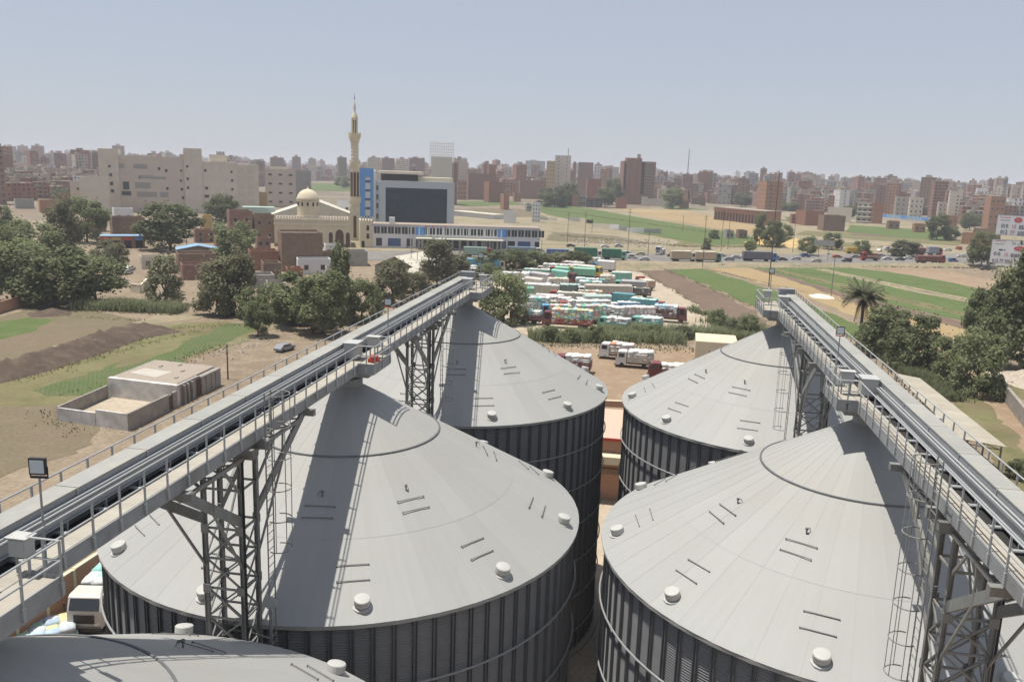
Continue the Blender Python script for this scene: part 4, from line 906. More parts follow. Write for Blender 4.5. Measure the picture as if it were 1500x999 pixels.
b=MB(); b.lathe([(Rd*1.08,Hm),(Rd*1.08,Hm+0.8)],8,dx,10,pi/8); b.build('dome_base',W['cream'],t)
b=MB(); b.lathe([(Rd*0.95,Hm+0.8),(Rd*0.95,zd-0.25),(Rd*1.03,zd-0.2),(Rd*1.03,zd)],24,dx,10); b.build('drum',W['cream'],t,smooth=False)
for i in range(12):
    a=2*pi*i/12; o=arch(t,0,0.75,0,1.6,W['dark'],'drum_window',0.0); o.location=(dx+Rd*0.95*math.sin(a),10-Rd*0.95*math.cos(a),zd-2.2); o.rotation_euler=(0,0,a)
prof=[(Rd*math.cos(a)*1.0,zd+Rd*1.02*math.sin(a)) for a in [pi/2*i/10 for i in range(10)]]; prof[1]=(Rd*1.03,prof[1][1]); prof+=[(0.35,zd+Rd*1.05),(0.12,zd+Rd*1.2),(0.03,zd+Rd*1.32)]
b=MB(); b.lathe(prof,28,dx,10); b.build('dome',W['creamlight'],t,smooth=True)
b=MB(); b.tube((dx,10,zd+Rd*1.3),(dx,10,zd+Rd*1.62),0.05,6); b.build('finial',W['dark'],t)
# minaret
p2=gp(520,352); k2=mpp(p2)
t=thing('minaret','tall cream minaret with three balconies beside the mosque','minaret',p2,face_cam(p2))
z=lambda y:vtop(p2,y)
b=MB(); s=7.2*k2; b.box(-s,s,-s,s,-0.2,z(302)); b.build('square_base',W['cream'],t)
for x in (-0.8,): bx(t,'slit_window',W['wood'],-0.7,0.7,-s-0.04,-s+0.02,z(348),z(316))
def balc(y0,y1,r):
    b=MB(); b.lathe([(r*0.72,z(y0)),(r*0.82,z(y0)+(z(y1)-z(y0))*0.3),(r*1.0,z(y0)+(z(y1)-z(y0))*0.6),(r*1.02,z(y1)),(r*0.92,z(y1)),(r*0.9,z(y1)-0.6)],16,a0=pi/16); b.build('balcony',W['cream'],t)
    me=MB(); me.box(-0.12,0.12,-0.12,0.12,0,0.5); me=me.mesh('baluster',W['pale'])
    for i in range(16): a=2*pi*i/16; link('baluster',me,t,(r*0.97*math.cos(a),r*0.97*math.sin(a),z(y1)),a)
balc(303,290,8.6*k2)
b=MB(); b.lathe([(6.4*k2,z(291)),(6.2*k2,z(246))],8,a0=pi/8); b.build('octagonal_shaft',W['cream'],t)
for i in range(8):
    a=2*pi*i/8+pi/2; o=arch(t,0,1.1,0,z(252)-z(288),W['wood'],'blind_arch',0.0); o.location=(6.0*k2*math.sin(a),-6.0*k2*math.cos(a),z(288)); o.rotation_euler=(0,0,a)
balc(247,236,7.6*k2)
b=MB(); b.lathe([(5.6*k2,z(240)),(5.2*k2,z(207))],20); b.build('round_shaft',W['cream'],t)
for y in range(212,238,5): 
    b=MB(); b.lathe([(5.5*k2,z(y)),(5.8*k2,z(y)+0.15),(5.8*k2,z(y)+0.45),(5.5*k2,z(y)+0.6)],20); b.build('shaft_band',W['pale'],t)
balc(209,196,8.8*k2)
for i in range(8):
    a=2*pi*i/8; b=MB(); b.tube((3.8*k2*math.cos(a),3.8*k2*math.sin(a),z(199)),(3.7*k2*math.cos(a),3.7*k2*math.sin(a),z(175)),0.24,6); b.build('lantern_column',W['cream'],t)
b=MB(); b.lathe([(2.6*k2,z(200)),(2.6*k2,z(176))],10); b.build('lantern_core',W['brownbrick'],t)
b=MB(); zz=z(175); b.lathe([(4.6*k2,zz),(4.7*k2,zz+0.5),(4.2*k2,zz+0.9),(3.8*k2,zz+1.6),(2.4*k2,zz+2.6),(1.2*k2,zz+3.2),(1.9*k2,zz+4.6),(1.7*k2,zz+5.6),(0.8*k2,z(152)),(0.25*k2,z(147))],16); b.build('cap',W['creamlight'],t,smooth=True)
b=MB(); b.tube((0,0,z(148)),(0,0,z(137)),0.07,6); b.lathe([(0.05,z(144)),(0.3,z(143)),(0.05,z(142))],8); b.lathe([(0.05,z(146)),(0.38,z(145)),(0.05,z(144.2))],8); b.build('finial',W['dark'],t)
# tent roof hall and annexes behind the mosque
p,r,k=spot(395,530,350); p=gp(462,347); t=thing('tent_roof_hall','hall with a wide cream tent roof behind the mosque dome','hall',p,face_cam(p)); k=mpp(p)
b=MB(); w=66*k; zt=vtop(p,294); ze=vtop(p,319); b.xprism([(-w,ze),(w,ze),(w,ze+0.3),(0,zt),(-w,ze+0.3)],4,34); b.build('roof',W['roofpale'],t); bx(t,'wall',W['cream'],-w+1,w-1,5,33,0,ze-0.01)
block(357,402,304,340,10,'roofmint','flat shed with a mint roof left of the tent roof hall',parapet=False,roof='roofmint')
block(494,513,296,340,8,'white','small white cabin between the mosque dome and the minaret',cols=2,rows=2)

# ---- blue and glass office
p,r,k=spot(545,665,338,0.0); r+=0.06; cx=605
t=thing('glass_office','office with a huge dark glass front and blue striped wing','office',p,r)
fx=lambda x:(x-cx)*k
fz=lambda y:vtop(p,y)
D=32.0
bx(t,'wall',W['greyframe'],fx(552),fx(664),0.3,D,-0.2,fz(269)-0.02); bx(t,'wall',W['white'],fx(529),fx(552)-0.02,1.5,D,-0.2,fz(252))
for a in ((fx(556),fx(565),-1.2,0.29,-0.2,fz(266)),(fx(654),fx(664.4),-1.2,0.29,-0.2,fz(266)),(fx(565),fx(654),-1.2,0.29,fz(276),fz(266))): bx(t,'portal_frame',W['greyframe'],*a)
nx,nz=13,8; x0,x1,z0,z1=fx(565),fx(654),0.5,fz(276)
pw,ph=(x1-x0)/nx,(z1-z0)/nz; pm=MB(); pm.box(0.05,pw-0.05,0.10,0.16,0.05,ph-0.05); pm=pm.mesh('pane',W['glass'])
for i in range(nx):
    for j in range(nz):
        o=link('pane',pm,t,(x0+i*pw,0,z0+j*ph)); o.rotation_euler=(rng.uniform(-.03,.03),0,rng.uniform(-.03,.03))
bx(t,'mullion_backing',W['dark'],x0,x1,0.2,0.29,z0,z1)
bx(t,'roof_slab',W['pale'],fx(556),fx(620),3,24,fz(256),fz(252)); bx(t,'roof_void_shade',W['dark'],fx(560),fx(612),4,23,fz(266),fz(256)-0.01); bx(t,'roof_parapet',W['cream'],fx(612)+.02,fx(664),6,24,fz(269),fz(260))  # solid dark box stands in for the shade under the roof slab
bx(t,'blue_fin',W['blue'],fx(528),fx(536),0.9,1.49,-0.2,fz(249)); bx(t,'blue_fin',W['blue'],fx(543.5),fx(548),0.9,1.49,-0.2,fz(249)); bx(t,'blue_fin',W['blue'],fx(536)+0.02,fx(543.5)-0.02,0.9,1.49,fz(262),fz(249)); bx(t,'white_fin',W['white'],fx(548)+.02,fx(551),0.7,1.49,-0.2,fz(252))
for y in (270,283,296,309,322): bx(t,'spandrel',W['navy'],fx(536)+0.02,fx(543.5)-.02,1.2,1.49,fz(y),fz(y-3.5))
for y in (277,290,303,318): win(t,fx(553.3),fz(y),0.9,2.6,0.29)
# ---- low white and blue building along the road
p,r,k=spot(545,790,367,0.0); r=math.atan2((gp(790,369)-gp(545,363)).y,(gp(790,369)-gp(545,363)).x); p=gp(545,363); Lw=(gp(790,369)-gp(545,363)).length
t=thing('showroom_building','long low white building with blue panels and window strips','building',p,r)
h=vtop(p,328); f=lambda x:(x-545)/245.0*Lw
bx(t,'wall',W['white'],0,Lw,0.2,13,-0.2,h); bx(t,'roof',W['flat'],0.3,Lw-0.3,0.5,12.7,h+0.001,h+0.08)
bx(t,'roof_edge',W['pinkwall'],0,Lw,0.1,0.19,h-0.25,h+0.1); bx(t,'cornice',W['greyframe'],0,Lw,-0.3,0.09,h-0.9,h-0.3)
zu0,zu1=h*0.60,h-1.0; zl0,zl1=0.9,h*0.42
for x in range(547,790,10):
    n=None
    a,b_=f(x)+0.15,f(x+10)-0.15
    if x in (607,727): bx(t,'blue_panel',W['blue'],a,b_+1.2,-0.1,0.19,zu0-0.2,zu1+0.1); continue
    for q in range(2): win(t,a+(b_-a)*(q*0.5+0.25),(zu0+zu1)/2,(b_-a)*0.38,zu1-zu0-0.3,0.2,frame=W['white'] if 617<x<727 else W['conc'])
for (x,wd,c) in ((550,10,'pane'),(567,20,'navy'),(594,10,'pane'),(742,12,'pane'),(757,20,'navy'),(782,8,'pane'),(735,6,'navy')):
    win(t,f(x+wd/2),(zl0+zl1)/2,f(545+wd)-0.4,zl1-zl0,0.2,pane=W[c],frame=W['white'])
for x in range(600,735,12): bx(t,'pilaster',W['white'],f(x),f(x)+0.5,-0.15,0.19,0,h-1)
for x in range(612,735,11): win(t,f(x),(zl0+zl1)/2-0.3,f(545+8),zl1-zl0,0.2,frame=W['white'])
b=MB(); b.xprism([(f(608),zl1+0.2),(f(735),zl1+0.2),(f(735),zl1+0.55),(f(608),zl1+0.7)],-5.5,0.0); b.build('canopy',W['roofpale'],t)
for x in range(610,735,20): bx(t,'canopy_post',W['conc'],f(x),f(x)+0.25,-5.3,-5.05,0,zl1+0.19)
for i,x in enumerate((621,626,631,637,643,650)): bx(t,'sign_letter',[M['red'],W['blue'],M['red'],W['yellow'],W['blue'],M['red']][i],f(x),f(x)+0.8,-0.36,-0.31,h-0.85,h-0.35)
bx(t,'roof_box',W['white'],f(569),f(577),2,4.5,h+0.09,h+2.8)
# white curved ramp wall right of the office
p=gp(690,318); t=thing('ramp_shed','long white sheet roof running back from the low building','shed',p,face_cam(p)-0.9); bx(t,'wall',W['white'],-22,26,0,9,0,3.0); b=MB(); b.xprism([(-23,3.01),(27,3.01),(27,3.3),(-23,3.3)],-1,10); b.build('roof',W['roofpale'],t)
# ---- scaffolded tower with a billboard frame
p,r,k=spot(628,664,300); t=thing('scaffold_tower','pale tower wrapped in scaffolding with an empty billboard frame on top','building',p,r)
zt=vtop(p,233); w=17*k; bx(t,'wall',W['white'],-w+1,w-1,2,18,0,zt+2); bx(t,'wall',W['brick2'],w-0.98,w+4,6,22,0,zt-3)
me=MB(); me.bar((0,0,0),(0,0,vtop(p,208)),0.35); up=me.mesh('scaffold_post',W['pale'])
for i in range(14): link('scaffold_post',up,t,(-w+2*w*i/13,0,0))
me=MB(); me.bar((-w,0,0),(w,0,0),0.3); hz=me.mesh('scaffold_rail',W['pale'])
zz=4.0
while zz<vtop(p,207): link('scaffold_rail',hz,t,(0,0,zz)); zz+=2.6
me=MB(); me.bar((-w,0.3,0),(-w-4,5,0),0.3); zz=4.0
hz2=me.mesh('scaffold_rail',W['pale'])
while zz<zt-4: link('scaffold_rail',hz2,t,(0,0,zz)); zz+=2.6
# ---- tall brick tower
t,w,h=block(908,960,238,300,24,'brick2','tall red brick apartment tower standing alone at the field edge',rot=0.2,cols=0,slabs=False,name='brick_tower')
bx(t,'stair_core',W['brick'],-w*0.42,w*0.05,-0.8,12,-0.3,h+4.5); bx(t,'chimney',W['greyc'],-w*0.08,w*0.02,2,5,h+4.52,h+9); bx(t,'light_slot',W['dark'],-w*0.48,-w*0.425,-0.05,0.02,h*0.2,h*0.96); bx(t,'light_slot',W['dark'],w*0.055,w*0.16,-0.05,0.02,h*0.25,h)
for i in range(4):
    for j in range(14): win(t,w*(0.2+0.075*i),h*(j+0.7)/14.6,1.3,1.5,0)
for j in range(14): win(t,-w*0.3,h*(j+0.7)/14.2,1.2,1.4,-0.8); win(t,-w*0.1,h*(j+0.7)/14.2,1.2,1.4,-0.8)
for j in range(1,15): bx(t,'floor_slab',W['greyc'],w*0.17,w/2+0.1,-0.1,-0.02,h*j/14.6-0.15,h*j/14.6+0.15)
t,w,h=block(799,811,237,288,14,'yellow','left wing of the beige framed tower above the green field',cols=3,rows=9,slabs=True); t,w,h=block(811,834,229,288,18,'beige','beige unfinished tower above the green field',cols=2,rows=11,slabs=True)
block(824,840,252,285,10,'brick','small brick block in front of the beige unfinished tower',cols=0)
block(845,867,239,288,18,'brick2','blank mauve tower left of the tall brick tower')
block(868,886,244,286,16,'white','hazy white block right of the blank mauve tower',cols=4,rows=8)
t,w,h=block(838,842,238,286,5,'brick2','slim chimney like tower left of the blank mauve tower')
# brick houses at the green field end
for i,(x0,x1,yt,yb,d,m,l,ro) in enumerate((
 (684,728,256,293,20,'brick2','wide dark brick block at the near edge of the middle city',0.12),(712,740,268,297,16,'brick','lower brick block with a lit left side in front of the wide one',0.35),
 (668,685,266,293,14,'brick3','narrow brick house right of the glass office',0.2),(735,748,286,308,10,'brick3','small orange brick house on the sandy flat',0.3),(714,726,243,290,16,'brick','dark brick tower on top of the middle city edge',0.1),
 (760,800,266,292,16,'brick2','long dark brick block left of the field trees',0.1),(826,842,281,302,10,'brick','brick hut among the field trees',0.2),(837,848,286,303,7,'brick3','small open brick house right of the hut',0.1),(848,858,287,303,7,'greyc','grey block house at the end of the green field',0.1),(858,880,264,300,14,'brick','crowded brick house behind the grey block house',0.1),(858,882,293,304,8,'dark','dark open shed at the edge of the green field',0.0),
 (902,918,292,306,8,'brick','low brick shed at the foot of the tall brick tower',0.1),(939,948,290,302,8,'beige','pale gatehouse right of the tall brick tower',0.0),(948,975,293,302,6,'beige','long pale wall building right of the tall tower',0.0),
 (1172,1212,311,331,18,'brick','low brick box house right of the brick tower',0.45),(1202,1240,318,339,14,'brownbrick','low brown house in front of the white roof sheds',0.3),(1212,1245,306,326,10,'beige','long shed with a white roof beyond the road',0.0),
 (1443,1470,290,336,16,'brick3','orange brick tower left of the billboards top',0.3),(1408,1445,298,326,16,'brick','red brick house row behind the billboards tree',0.1),(1426,1462,338,353,9,'brownbrick','dark flat roofed hut left of the billboards',0.0),(1410,1454,344,359,7,'brick3','orange brick wall hut left of the billboards',0.0),
 (1330,1350,292,322,14,'beige','beige apartment house behind the blue wall',0.1),(1310,1332,290,318,14,'conc','grey unfinished house behind the blue wall',0.1),(1372,1392,298,324,14,'pinkbeige','pinkish house behind the leaning tree',0.1),
 (1426,1442,277,318,14,'white','white block among the far right houses',0.1))):
    block(x0,x1,yt,yb,d,m,l,rot=ro,cols=(3 if i in (2,8,10,17,18,21,22,23,24) else 0),rows=(4 if i in (2,10,17,18,21,22,23,24) else 2),slabs=i in (2,7,10,17,18,21,22,23))
t,w,h=block(1113,1148,268,323,17,'brick3','lone orange brick tower beside dark bushes beyond the road',rot=0.42,cols=0,name='brick_tower')
for j in range(9): win(t,-w*0.2,h*(j+0.7)/9.4,1.3,1.4,0); win(t,w/2,h*(j+0.7)/9.4,1.3,1.4,5,side='R')
for j in range(1,10): bx(t,'floor_slab',W['conc'],-w/2-0.05,w/2+0.05,-0.05,17.05,h*j/9.4-0.14,h*j/9.4+0.14)
# arched brick hall
pa,pb=gp(1046,322),gp(1118,330); L=(pb-pa).length; p=pa; t=thing('brick_hall','long brick hall with a row of pilasters beyond the road','hall',p,math.atan2(pb.y-pa.y,pb.x-pa.x)); h=vtop(pa,304)
bx(t,'wall',W['brick3'],0,L,0.3,16,-0.2,h); bx(t,'roof',W['flat'],-0.5,L+0.5,-0.3,16.5,h+0.001,h+0.6)
n=16
for i in range(n+1): bx(t,'pilaster',W['brick'],L*i/n-0.35,L*i/n+0.35,-0.15,0.29,0,h-0.01)
for i in range(n): arch(t,L*(i+0.5)/n,L/n*0.5,0.6,h*0.72,W['dark'],'arch_window',0.27)
# balconied house
t,w,h=block(1254,1276,298,327,14,'conc','grey balconied house with dark openings beyond the road',cols=0)
for j in range(4):
    bx(t,'balcony',W['pale'],-w/2,w/2,-1.4,-0.02,h*j/4.05+0.9,h*j/4.05+1.9)
    for i in range(3): win(t,-w/3+i*w/3,h*j/4.05+2.6,2.2,1.6,0)
block(1274,1292,299,328,12,'brick','brick half of the balconied house beyond the road',rot=0.1)
# blue boundary wall
pa,pb=gp(1290,318),gp(1370,325); t=thing('boundary_wall','long blue painted wall in front of the right city','wall',pa,math.atan2(pb.y-pa.y,pb.x-pa.x)); L=(pb-pa).length
n=8
for i in range(n): bx(t,'wall_panel',W['roofblue'] if i%3 else W['blue'],L*i/n+0.1,L*(i+1)/n-0.1,0,0.5,0,3.2)
for i in range(n+1): bx(t,'pier',W['white'],L*i/n-0.1,L*i/n+0.1,-0.1,0.6,0,3.5)
# low field walls beyond the road
def fieldwall(label,a,b_,h,ms):
    pa,pb=gp(*a),gp(*b_); L=(pb-pa).length; t=thing('field_wall',label,'wall',pa,math.atan2(pb.y-pa.y,pb.x-pa.x),'unfinished walls on the sandy flat')
    n=len(ms)
    for i,m in enumerate(ms): bx(t,'wall_panel',W[m],L*i/n+0.04,L*(i+1)/n-0.04,0,0.4,-0.1,h*(0.9+0.2*((i*7)%3)/2))
fieldwall('white and grey wall piece nearest the road on the sandy flat',(918,340),(968,343),2.8,['white','white','white','greyc','greyc','greyc'])
fieldwall('pale wall piece in the middle of the sandy flat',(866,333),(920,338),2.8,['beige','beige','white','greyc'])
fieldwall('farther wall piece by the green field strip',(832,323),(868,328),2.6,['greyc','greyc','beige','dark'])
block(738,756,311,327,7,'white','white doored cabin left of the agave plants on the sandy flat')
block(779,791,299,326,6,'white','narrow white lattice tank stand on the sandy flat',cols=3,rows=5,ww=0.6,wh=0.8)
fieldwall('grey low wall right of the white tank stand',(790,322),(815,324),2.4,['greyc','beige'])
fieldwall('long tan wall of the far estate right of the tall tower',(972,300),(1045,309),4.0,['pinkbeige']*8)

# ---- poor houses between the left trees and the mosque
block(411,476,345,398,13,'brownbrick','big windowless brick house in front of the mosque',rot=0.12,name='brick_house')
for (x0,x1,yt,yb,d,m,l) in ((366,410,372,396,9,'brick','low brick house left of the big windowless brick house'),(385,414,390,412,8,'brownbrick','roofless brown hut below the low brick house'),
 (434,492,374,392,7,'brownbrick','long brown hut in front of the big windowless house'),(358,404,408,422,8,'greyc','flat grey roof house above the small round tree'),(436,486,384,402,7,'white','white cabin with a pale roof among the poor houses'),
 (404,420,378,394,6,'conc','tiny concrete hut beside the big windowless house'),(336,372,312,356,12,'brick2','dark brick shop house left of the mosque'),(372,404,318,356,12,'brownbrick','brown framed house touching the mosque left side'),
 (166,214,322,352,12,'brownbrick','brown brick house below the left end of the factory'),(168,196,308,330,9,'white','white top floor house below the factory left end'),(262,318,376,398,9,'brownbrick','brown hut below the blue roof'),(268,330,392,410,8,'brick2','ruined brick hut below the brown hut'),(208,246,380,394,6,'beige','small beige cabin with a window in the walled yard'),
 (218,240,330,350,9,'brick','brick house between the shops and the big dark tree'),(420,446,398,414,7,'brick','low brick shed below the white cabin'),(392,420,420,436,7,'greyc','pale slab roofed hut near the large leafy trees'),(478,512,398,412,7,'conc','concrete hut behind the tall dark tree'),(476,500,362,378,6,'white','white kiosk in front of the mosque doors'),(316,340,350,372,8,'brick3','orange brick shop behind the green tree'),(286,318,340,356,8,'brick2','dark shop front right of the big dark tree'),(508,540,372,390,8,'greyc','grey shed left of the big cream shed'),(300,326,418,434,6,'brownbrick','brown shed remains by the dirt track trees'),(376,398,352,374,8,'brick2','dark brick shop below the brown framed house'),(60,84,296,312,9,'brick3','orange brick house on the left sand waste edge'),(24,50,294,306,9,'greyc','grey house on the left sand waste edge'),(90,108,286,304,9,'brick','tall narrow brick house left of the small pinkish block'),
 (298,312,318,340,7,'yellow','small yellow house right of the big dark tree'),(130,156,318,340,8,'brick','red roofed house behind the far left trees'),(330,362,392,420,9,'brick2','brick hut behind the tall brown green tree')):
    block(x0,x1,yt,yb,d,m,l,rot=0.1,cols=2 if 'shop' in l or 'framed' in l or 'white' in l or 'cabin' in l else 0,rows=2 if 'shop' in l or 'framed' in l else 1)
def gable(label,x0,x1,ye,yt,yb,d,m,rot,name='shed'):
    p,r,k=spot(x0,x1,yb,rot); w=(x1-x0)*k; t=thing(name,label,'shed',p,r); he=vtop(p,ye); ht=vtop(p,yt)
    bx(t,'wall',W['greyc'],-w/2,w/2,0,d,-0.2,he-0.02)
    b=MB(); b.xprism([(-w/2-0.4,he),(0,ht),(0,ht+0.15),(-w/2-0.4,he+0.15)],-0.8,d+0.8); b.build('roof_slope',W[m],t)
    b=MB(); b.xprism([(0.01,ht),(w/2+0.4,he),(w/2+0.4,he+0.15),(0.01,ht+0.15)],-0.8,d+0.8); b.build('roof_slope',W[m],t)
    b=MB(); b.xprism([(-w/2,he),(w/2,he),(0,ht-0.05)],0.05,0.25); b.build('gable_wall',W['brownbrick'],t)
gable('big shed with a cream gable roof in front of the low white building',545,614,392,376,406,30,'roofpale',-0.5)
gable('small shed with a dirty cream roof below the big cream shed',566,612,408,398,420,10,'roofpale',-0.3)
gable('open hut with a bright blue roof left of the green tree',262,320,366,360,378,8,'roofblue',0.05)
t,w,h=block(150,210,346,364,8,'brick2','row of shops with red signs under a blue grey roof',parapet=False,roof='roofblue')
for i in range(4): bx(t,'shop_sign',[M['red'],W['yellow'],M['red'],W['blue']][i],-w/2+w*(i+0.1)/4,-w/2+w*(i+0.85)/4,-0.15,-0.02,h-1.6,h-0.5); bx(t,'shop_opening',W['dark'],-w/2+w*(i+0.15)/4,-w/2+w*(i+0.8)/4,-0.03,0.02,0.1,h-1.8)
# walled dirt yard
def freewall(label,px,h,m,thick=0.35,z0=0,name='compound_wall',cap=None):
    pts=[gp(*q) for q in px]; t=thing(name,label,'wall',pts[0],0)
    for i in range(len(pts)-1):
        a,c=pts[i]-pts[0],pts[i+1]-pts[0]; b=MB(); b.bar((a.x,a.y,h/2-0.1),(c.x,c.y,h/2-0.1),thick,h+0.2); b.build('wall_panel',W[m],t)
        if cap: b=MB(); b.bar((a.x,a.y,h+0.06),(c.x,c.y,h+0.06),thick+0.12,0.1); b.build('coping',W[cap],t)
    return t
freewall('beige wall round the dirt yard left of the brown trees',[(246,384),(228,408),(206,430),(192,428)],2.2,'beige',cap='pale')
freewall('low brown wall at the left edge below the trees',[(-10,462),(38,448)],2.6,'pinkwall')

# ---- ruined whitewashed hut at left
g1,g2=gp(260,595),gp(321,563.6); hh=vtop(g1,565); g0=gp(158,553,hh); g0.z=0; g3=g0+(g2-g1)
t=thing('ruined_hut','ruined flat roofed hut with whitewashed brick end wall left of the conveyor','hut',g1,math.atan2((g2-g1).y,(g2-g1).x))
R=Matrix.Rotation(-math.atan2((g2-g1).y,(g2-g1).x),3,'Z'); q0=R@(g0-g1); L=(g2-g1).length; Dp=q0.y; sk=q0.x
def lq(u,v): return (L*u+sk*v,Dp*v)
def prism(t,name,m,uv,z0,z1): b=MB(); b.prism([lq(*c) for c in uv],z0,z1); return b.build(name,m,t)
prism(t,'end_wall',W['whitewash'],[(-0.004,0),(0.06,0),(0.06,1),(-0.004,1)],-0.2,hh); prism(t,'front_wall',W['plaster'],[(0.0605,0),(0.52,0),(0.52,0.05),(0.0605,0.05)],-0.2,hh-0.1); prism(t,'front_wall',W['plaster'],[(0.5205,-0.03),(1,-0.03),(1,0.05),(0.5205,0.05)],-0.2,hh-0.25)
prism(t,'back_wall',W['plaster'],[(0.0605,0.95),(1,0.95),(1,1),(0.0605,1)],-0.2,hh-0.1); prism(t,'side_wall',W['plaster'],[(0.95,0.051),(1,0.051),(1,0.949),(0.95,0.949)],-0.2,hh-0.1)
prism(t,'roof',W['flat'],[(0.062,0.052),(0.948,0.052),(0.948,0.948),(0.062,0.948)],hh-0.45,hh-0.02); prism(t,'roof_screed',mat('roof_screed_grey',(0.42,0.39,0.34),0.95,var=0.12,scale=0.8),[(0.22,0.45),(0.52,0.40),(0.55,0.85),(0.30,0.9)],hh-0.019,hh+0.01)
prism(t,'door',W['wood'],[(0.44,-0.012),(0.54,-0.012),(0.54,-0.002),(0.44,-0.002)],0,hh*0.85)
for u in (0.12,0.2,0.3,0.62,0.75,0.86): prism(t,'buttress',W['plaster'],[(u,-0.04),(u+0.025,-0.04),(u+0.025,-0.001),(u,-0.001)],-0.1,hh-0.3)
for u,v in ((0.6,0.3),(0.7,0.7),(0.3,0.2),(0.85,0.5)):
    b=MB(); c=lq(u,v); b.box(c[0]-0.4,c[0]+0.4,c[1]-0.15,c[1]+0.15,hh-0.02,hh+0.12); b.build('loose_block',W['plaster'],t)
e0,e1=gp(85.5,616),gp(188.5,631); he=vtop(e1,606)
t=thing('yard_wall','broken whitewashed yard wall joined to the ruined hut','wall',e1,0)
def seg(a,b_,h,m,name='wall_panel',th=0.3):
    a=a-e1; b_=b_-e1; b=MB(); b.bar((a.x,a.y,h/2-0.1),(b_.x,b_.y,h/2-0.1),th,h+0.2); b.build(name,W[m],t)
g0w=gp(164,584); mid=e1.lerp(g1,0.985)
seg(e0,e1.lerp(e0,0.45),he*0.8,'whitewash'); seg(e1.lerp(e0,0.44),e1,he,'whitewash'); seg(e1,e1.lerp(g1,0.8),he*1.02,'plaster'); seg(e1.lerp(g1,0.89),mid,he*1.02,'plaster'); seg(e1.lerp(g1,0.8),e1.lerp(g1,0.89),he*0.9,'wood','gate',0.12); seg(e0,e0.lerp(g0,0.97),he*0.85,'plaster')
patch('hut_yard',[(95,612),(188,628),(255,592),(170,580)],G['yard'],jit=0.1)

# ---- silo compound: gate building, walls, shed, cabin
p=gp(890,732); t=thing('gate_building','low pink roofed building seen between the far silos','building',(0,p.y,0)); h=vtop(p,643)
b=MB(); b.box(-26,-1.5,0,11,-0.1,h); b.box(-1.499,22,0.0,11,3.0,h); b.box(2.4,22,0,11,-0.1,2.999); b.build('wall',W['pinkwall'],t)
bx(t,'roof',mat('pink_roof',(0.50,0.37,0.29),0.9,var=0.08),-26.3,22.3,-0.3,11.3,h+0.001,h+0.15); bx(t,'roof_trim',M['red'],-26.4,22.4,-0.42,-0.31,h-0.1,h+0.2)
bx(t,'canopy',W['creamlight'],-26,22,-1.6,-0.01,h*0.66,h*0.78); bx(t,'passage_back',W['dark'],-1.49,2.39,8,10.9,-0.1,2.99); bx(t,'lintel',W['brownbrick'],-26,22,-0.25,-0.01,3.0,3.6)  # passage back is coloured near-black for the shade of the interior
bx(t,'notice',W['white'],-0.5,0.4,7.9,7.99,1.2,2.0)
freewall('low pinkish kerb wall behind the far silos',[(800,592),(1000,600)],0.9,'pinkwall',0.5,cap='cream')
w0=gp(69,861,3.2); w1=gp(147,809.6,3.2)
t=thing('compound_wall','reddish compound wall behind the white truck at bottom left','wall',(w0.x,w0.y,0),math.atan2((w1-w0).y,(w1-w0).x)); L=(w1-w0).length
for i in range(-3,6): bx(t,'wall_panel',W['pinkwall'],L/2*i,L/2*(i+1)-0.3,0,0.25,-0.1,3.2); bx(t,'pier',W['cream'],L/2*(i+1)-0.29,L/2*(i+1)-0.01,-0.08,0.33,-0.1,3.25); bx(t,'coping',W['cream'],L/2*i,L/2*(i+1)-0.3,-0.05,0.3,3.201,3.3)
zs=4.2; c=[gp(1310.6,546.5,zs),gp(1347.5,553.8,zs),gp(1475.7,655,zs),gp(1405,641.7,zs)]; o=c[0].copy(); o.z=0
t=thing('open_shed','long open shed with a dusty pale sheet roof right of the right conveyor','shed',o)
N=14
for i in range(N):
    b=MB(); q=[c[0].lerp(c[3],i/N),c[1].lerp(c[2],i/N),c[1].lerp(c[2],(i+0.985)/N),c[0].lerp(c[3],(i+0.985)/N)]; q=[x-o for x in q]
    b.v=[tuple(x) for x in q]+[(x.x,x.y,x.z-0.08) for x in q]; b.f=[(0,1,2,3),(7,6,5,4)]+[(j,j+4,(j+1)%4+4,(j+1)%4) for j in range(4)]; b.build('roof_sheet',W['roofdust'],t)
for i in range(7):
    for A,B in ((c[0],c[3]),(c[1],c[2])):
        q=A.lerp(B,(i+0.3)/6.6)-o; b=MB(); b.bar((q.x,q.y,-0.1),(q.x,q.y,zs-0.1),0.18); b.build('post',M['steel'],t)
    a,b2=c[0].lerp(c[3],(i+0.3)/6.6)-o,c[1].lerp(c[2],(i+0.3)/6.6)-o; b=MB(); b.bar((a.x,a.y,zs-0.25),(b2.x,b2.y,zs-0.25),0.12,0.2); b.bar((a.x,a.y,zs-0.9),(b2.x,b2.y,zs-0.9),0.1,0.1); b.bar((a.x,a.y,zs-0.9),((a.x+b2.x)/2,(a.y+b2.y)/2,zs-0.25),0.08); b.bar((b2.x,b2.y,zs-0.9),((a.x+b2.x)/2,(a.y+b2.y)/2,zs-0.25),0.08); b.build('truss',M['steel'],t)
block(1018,1078,502,528,9,'creamlight','flat beige cabin behind the far right silo',roof='creamlight',rot=0.05,parapet=False)
freewall('broken block wall at the right edge below the trees',[(1456,560),(1470,585),(1512,640)],2.6,'plaster',0.5)
mound('spoil_heap',[(1470,545),(1540,575)],1.8,rb,21,r=5)
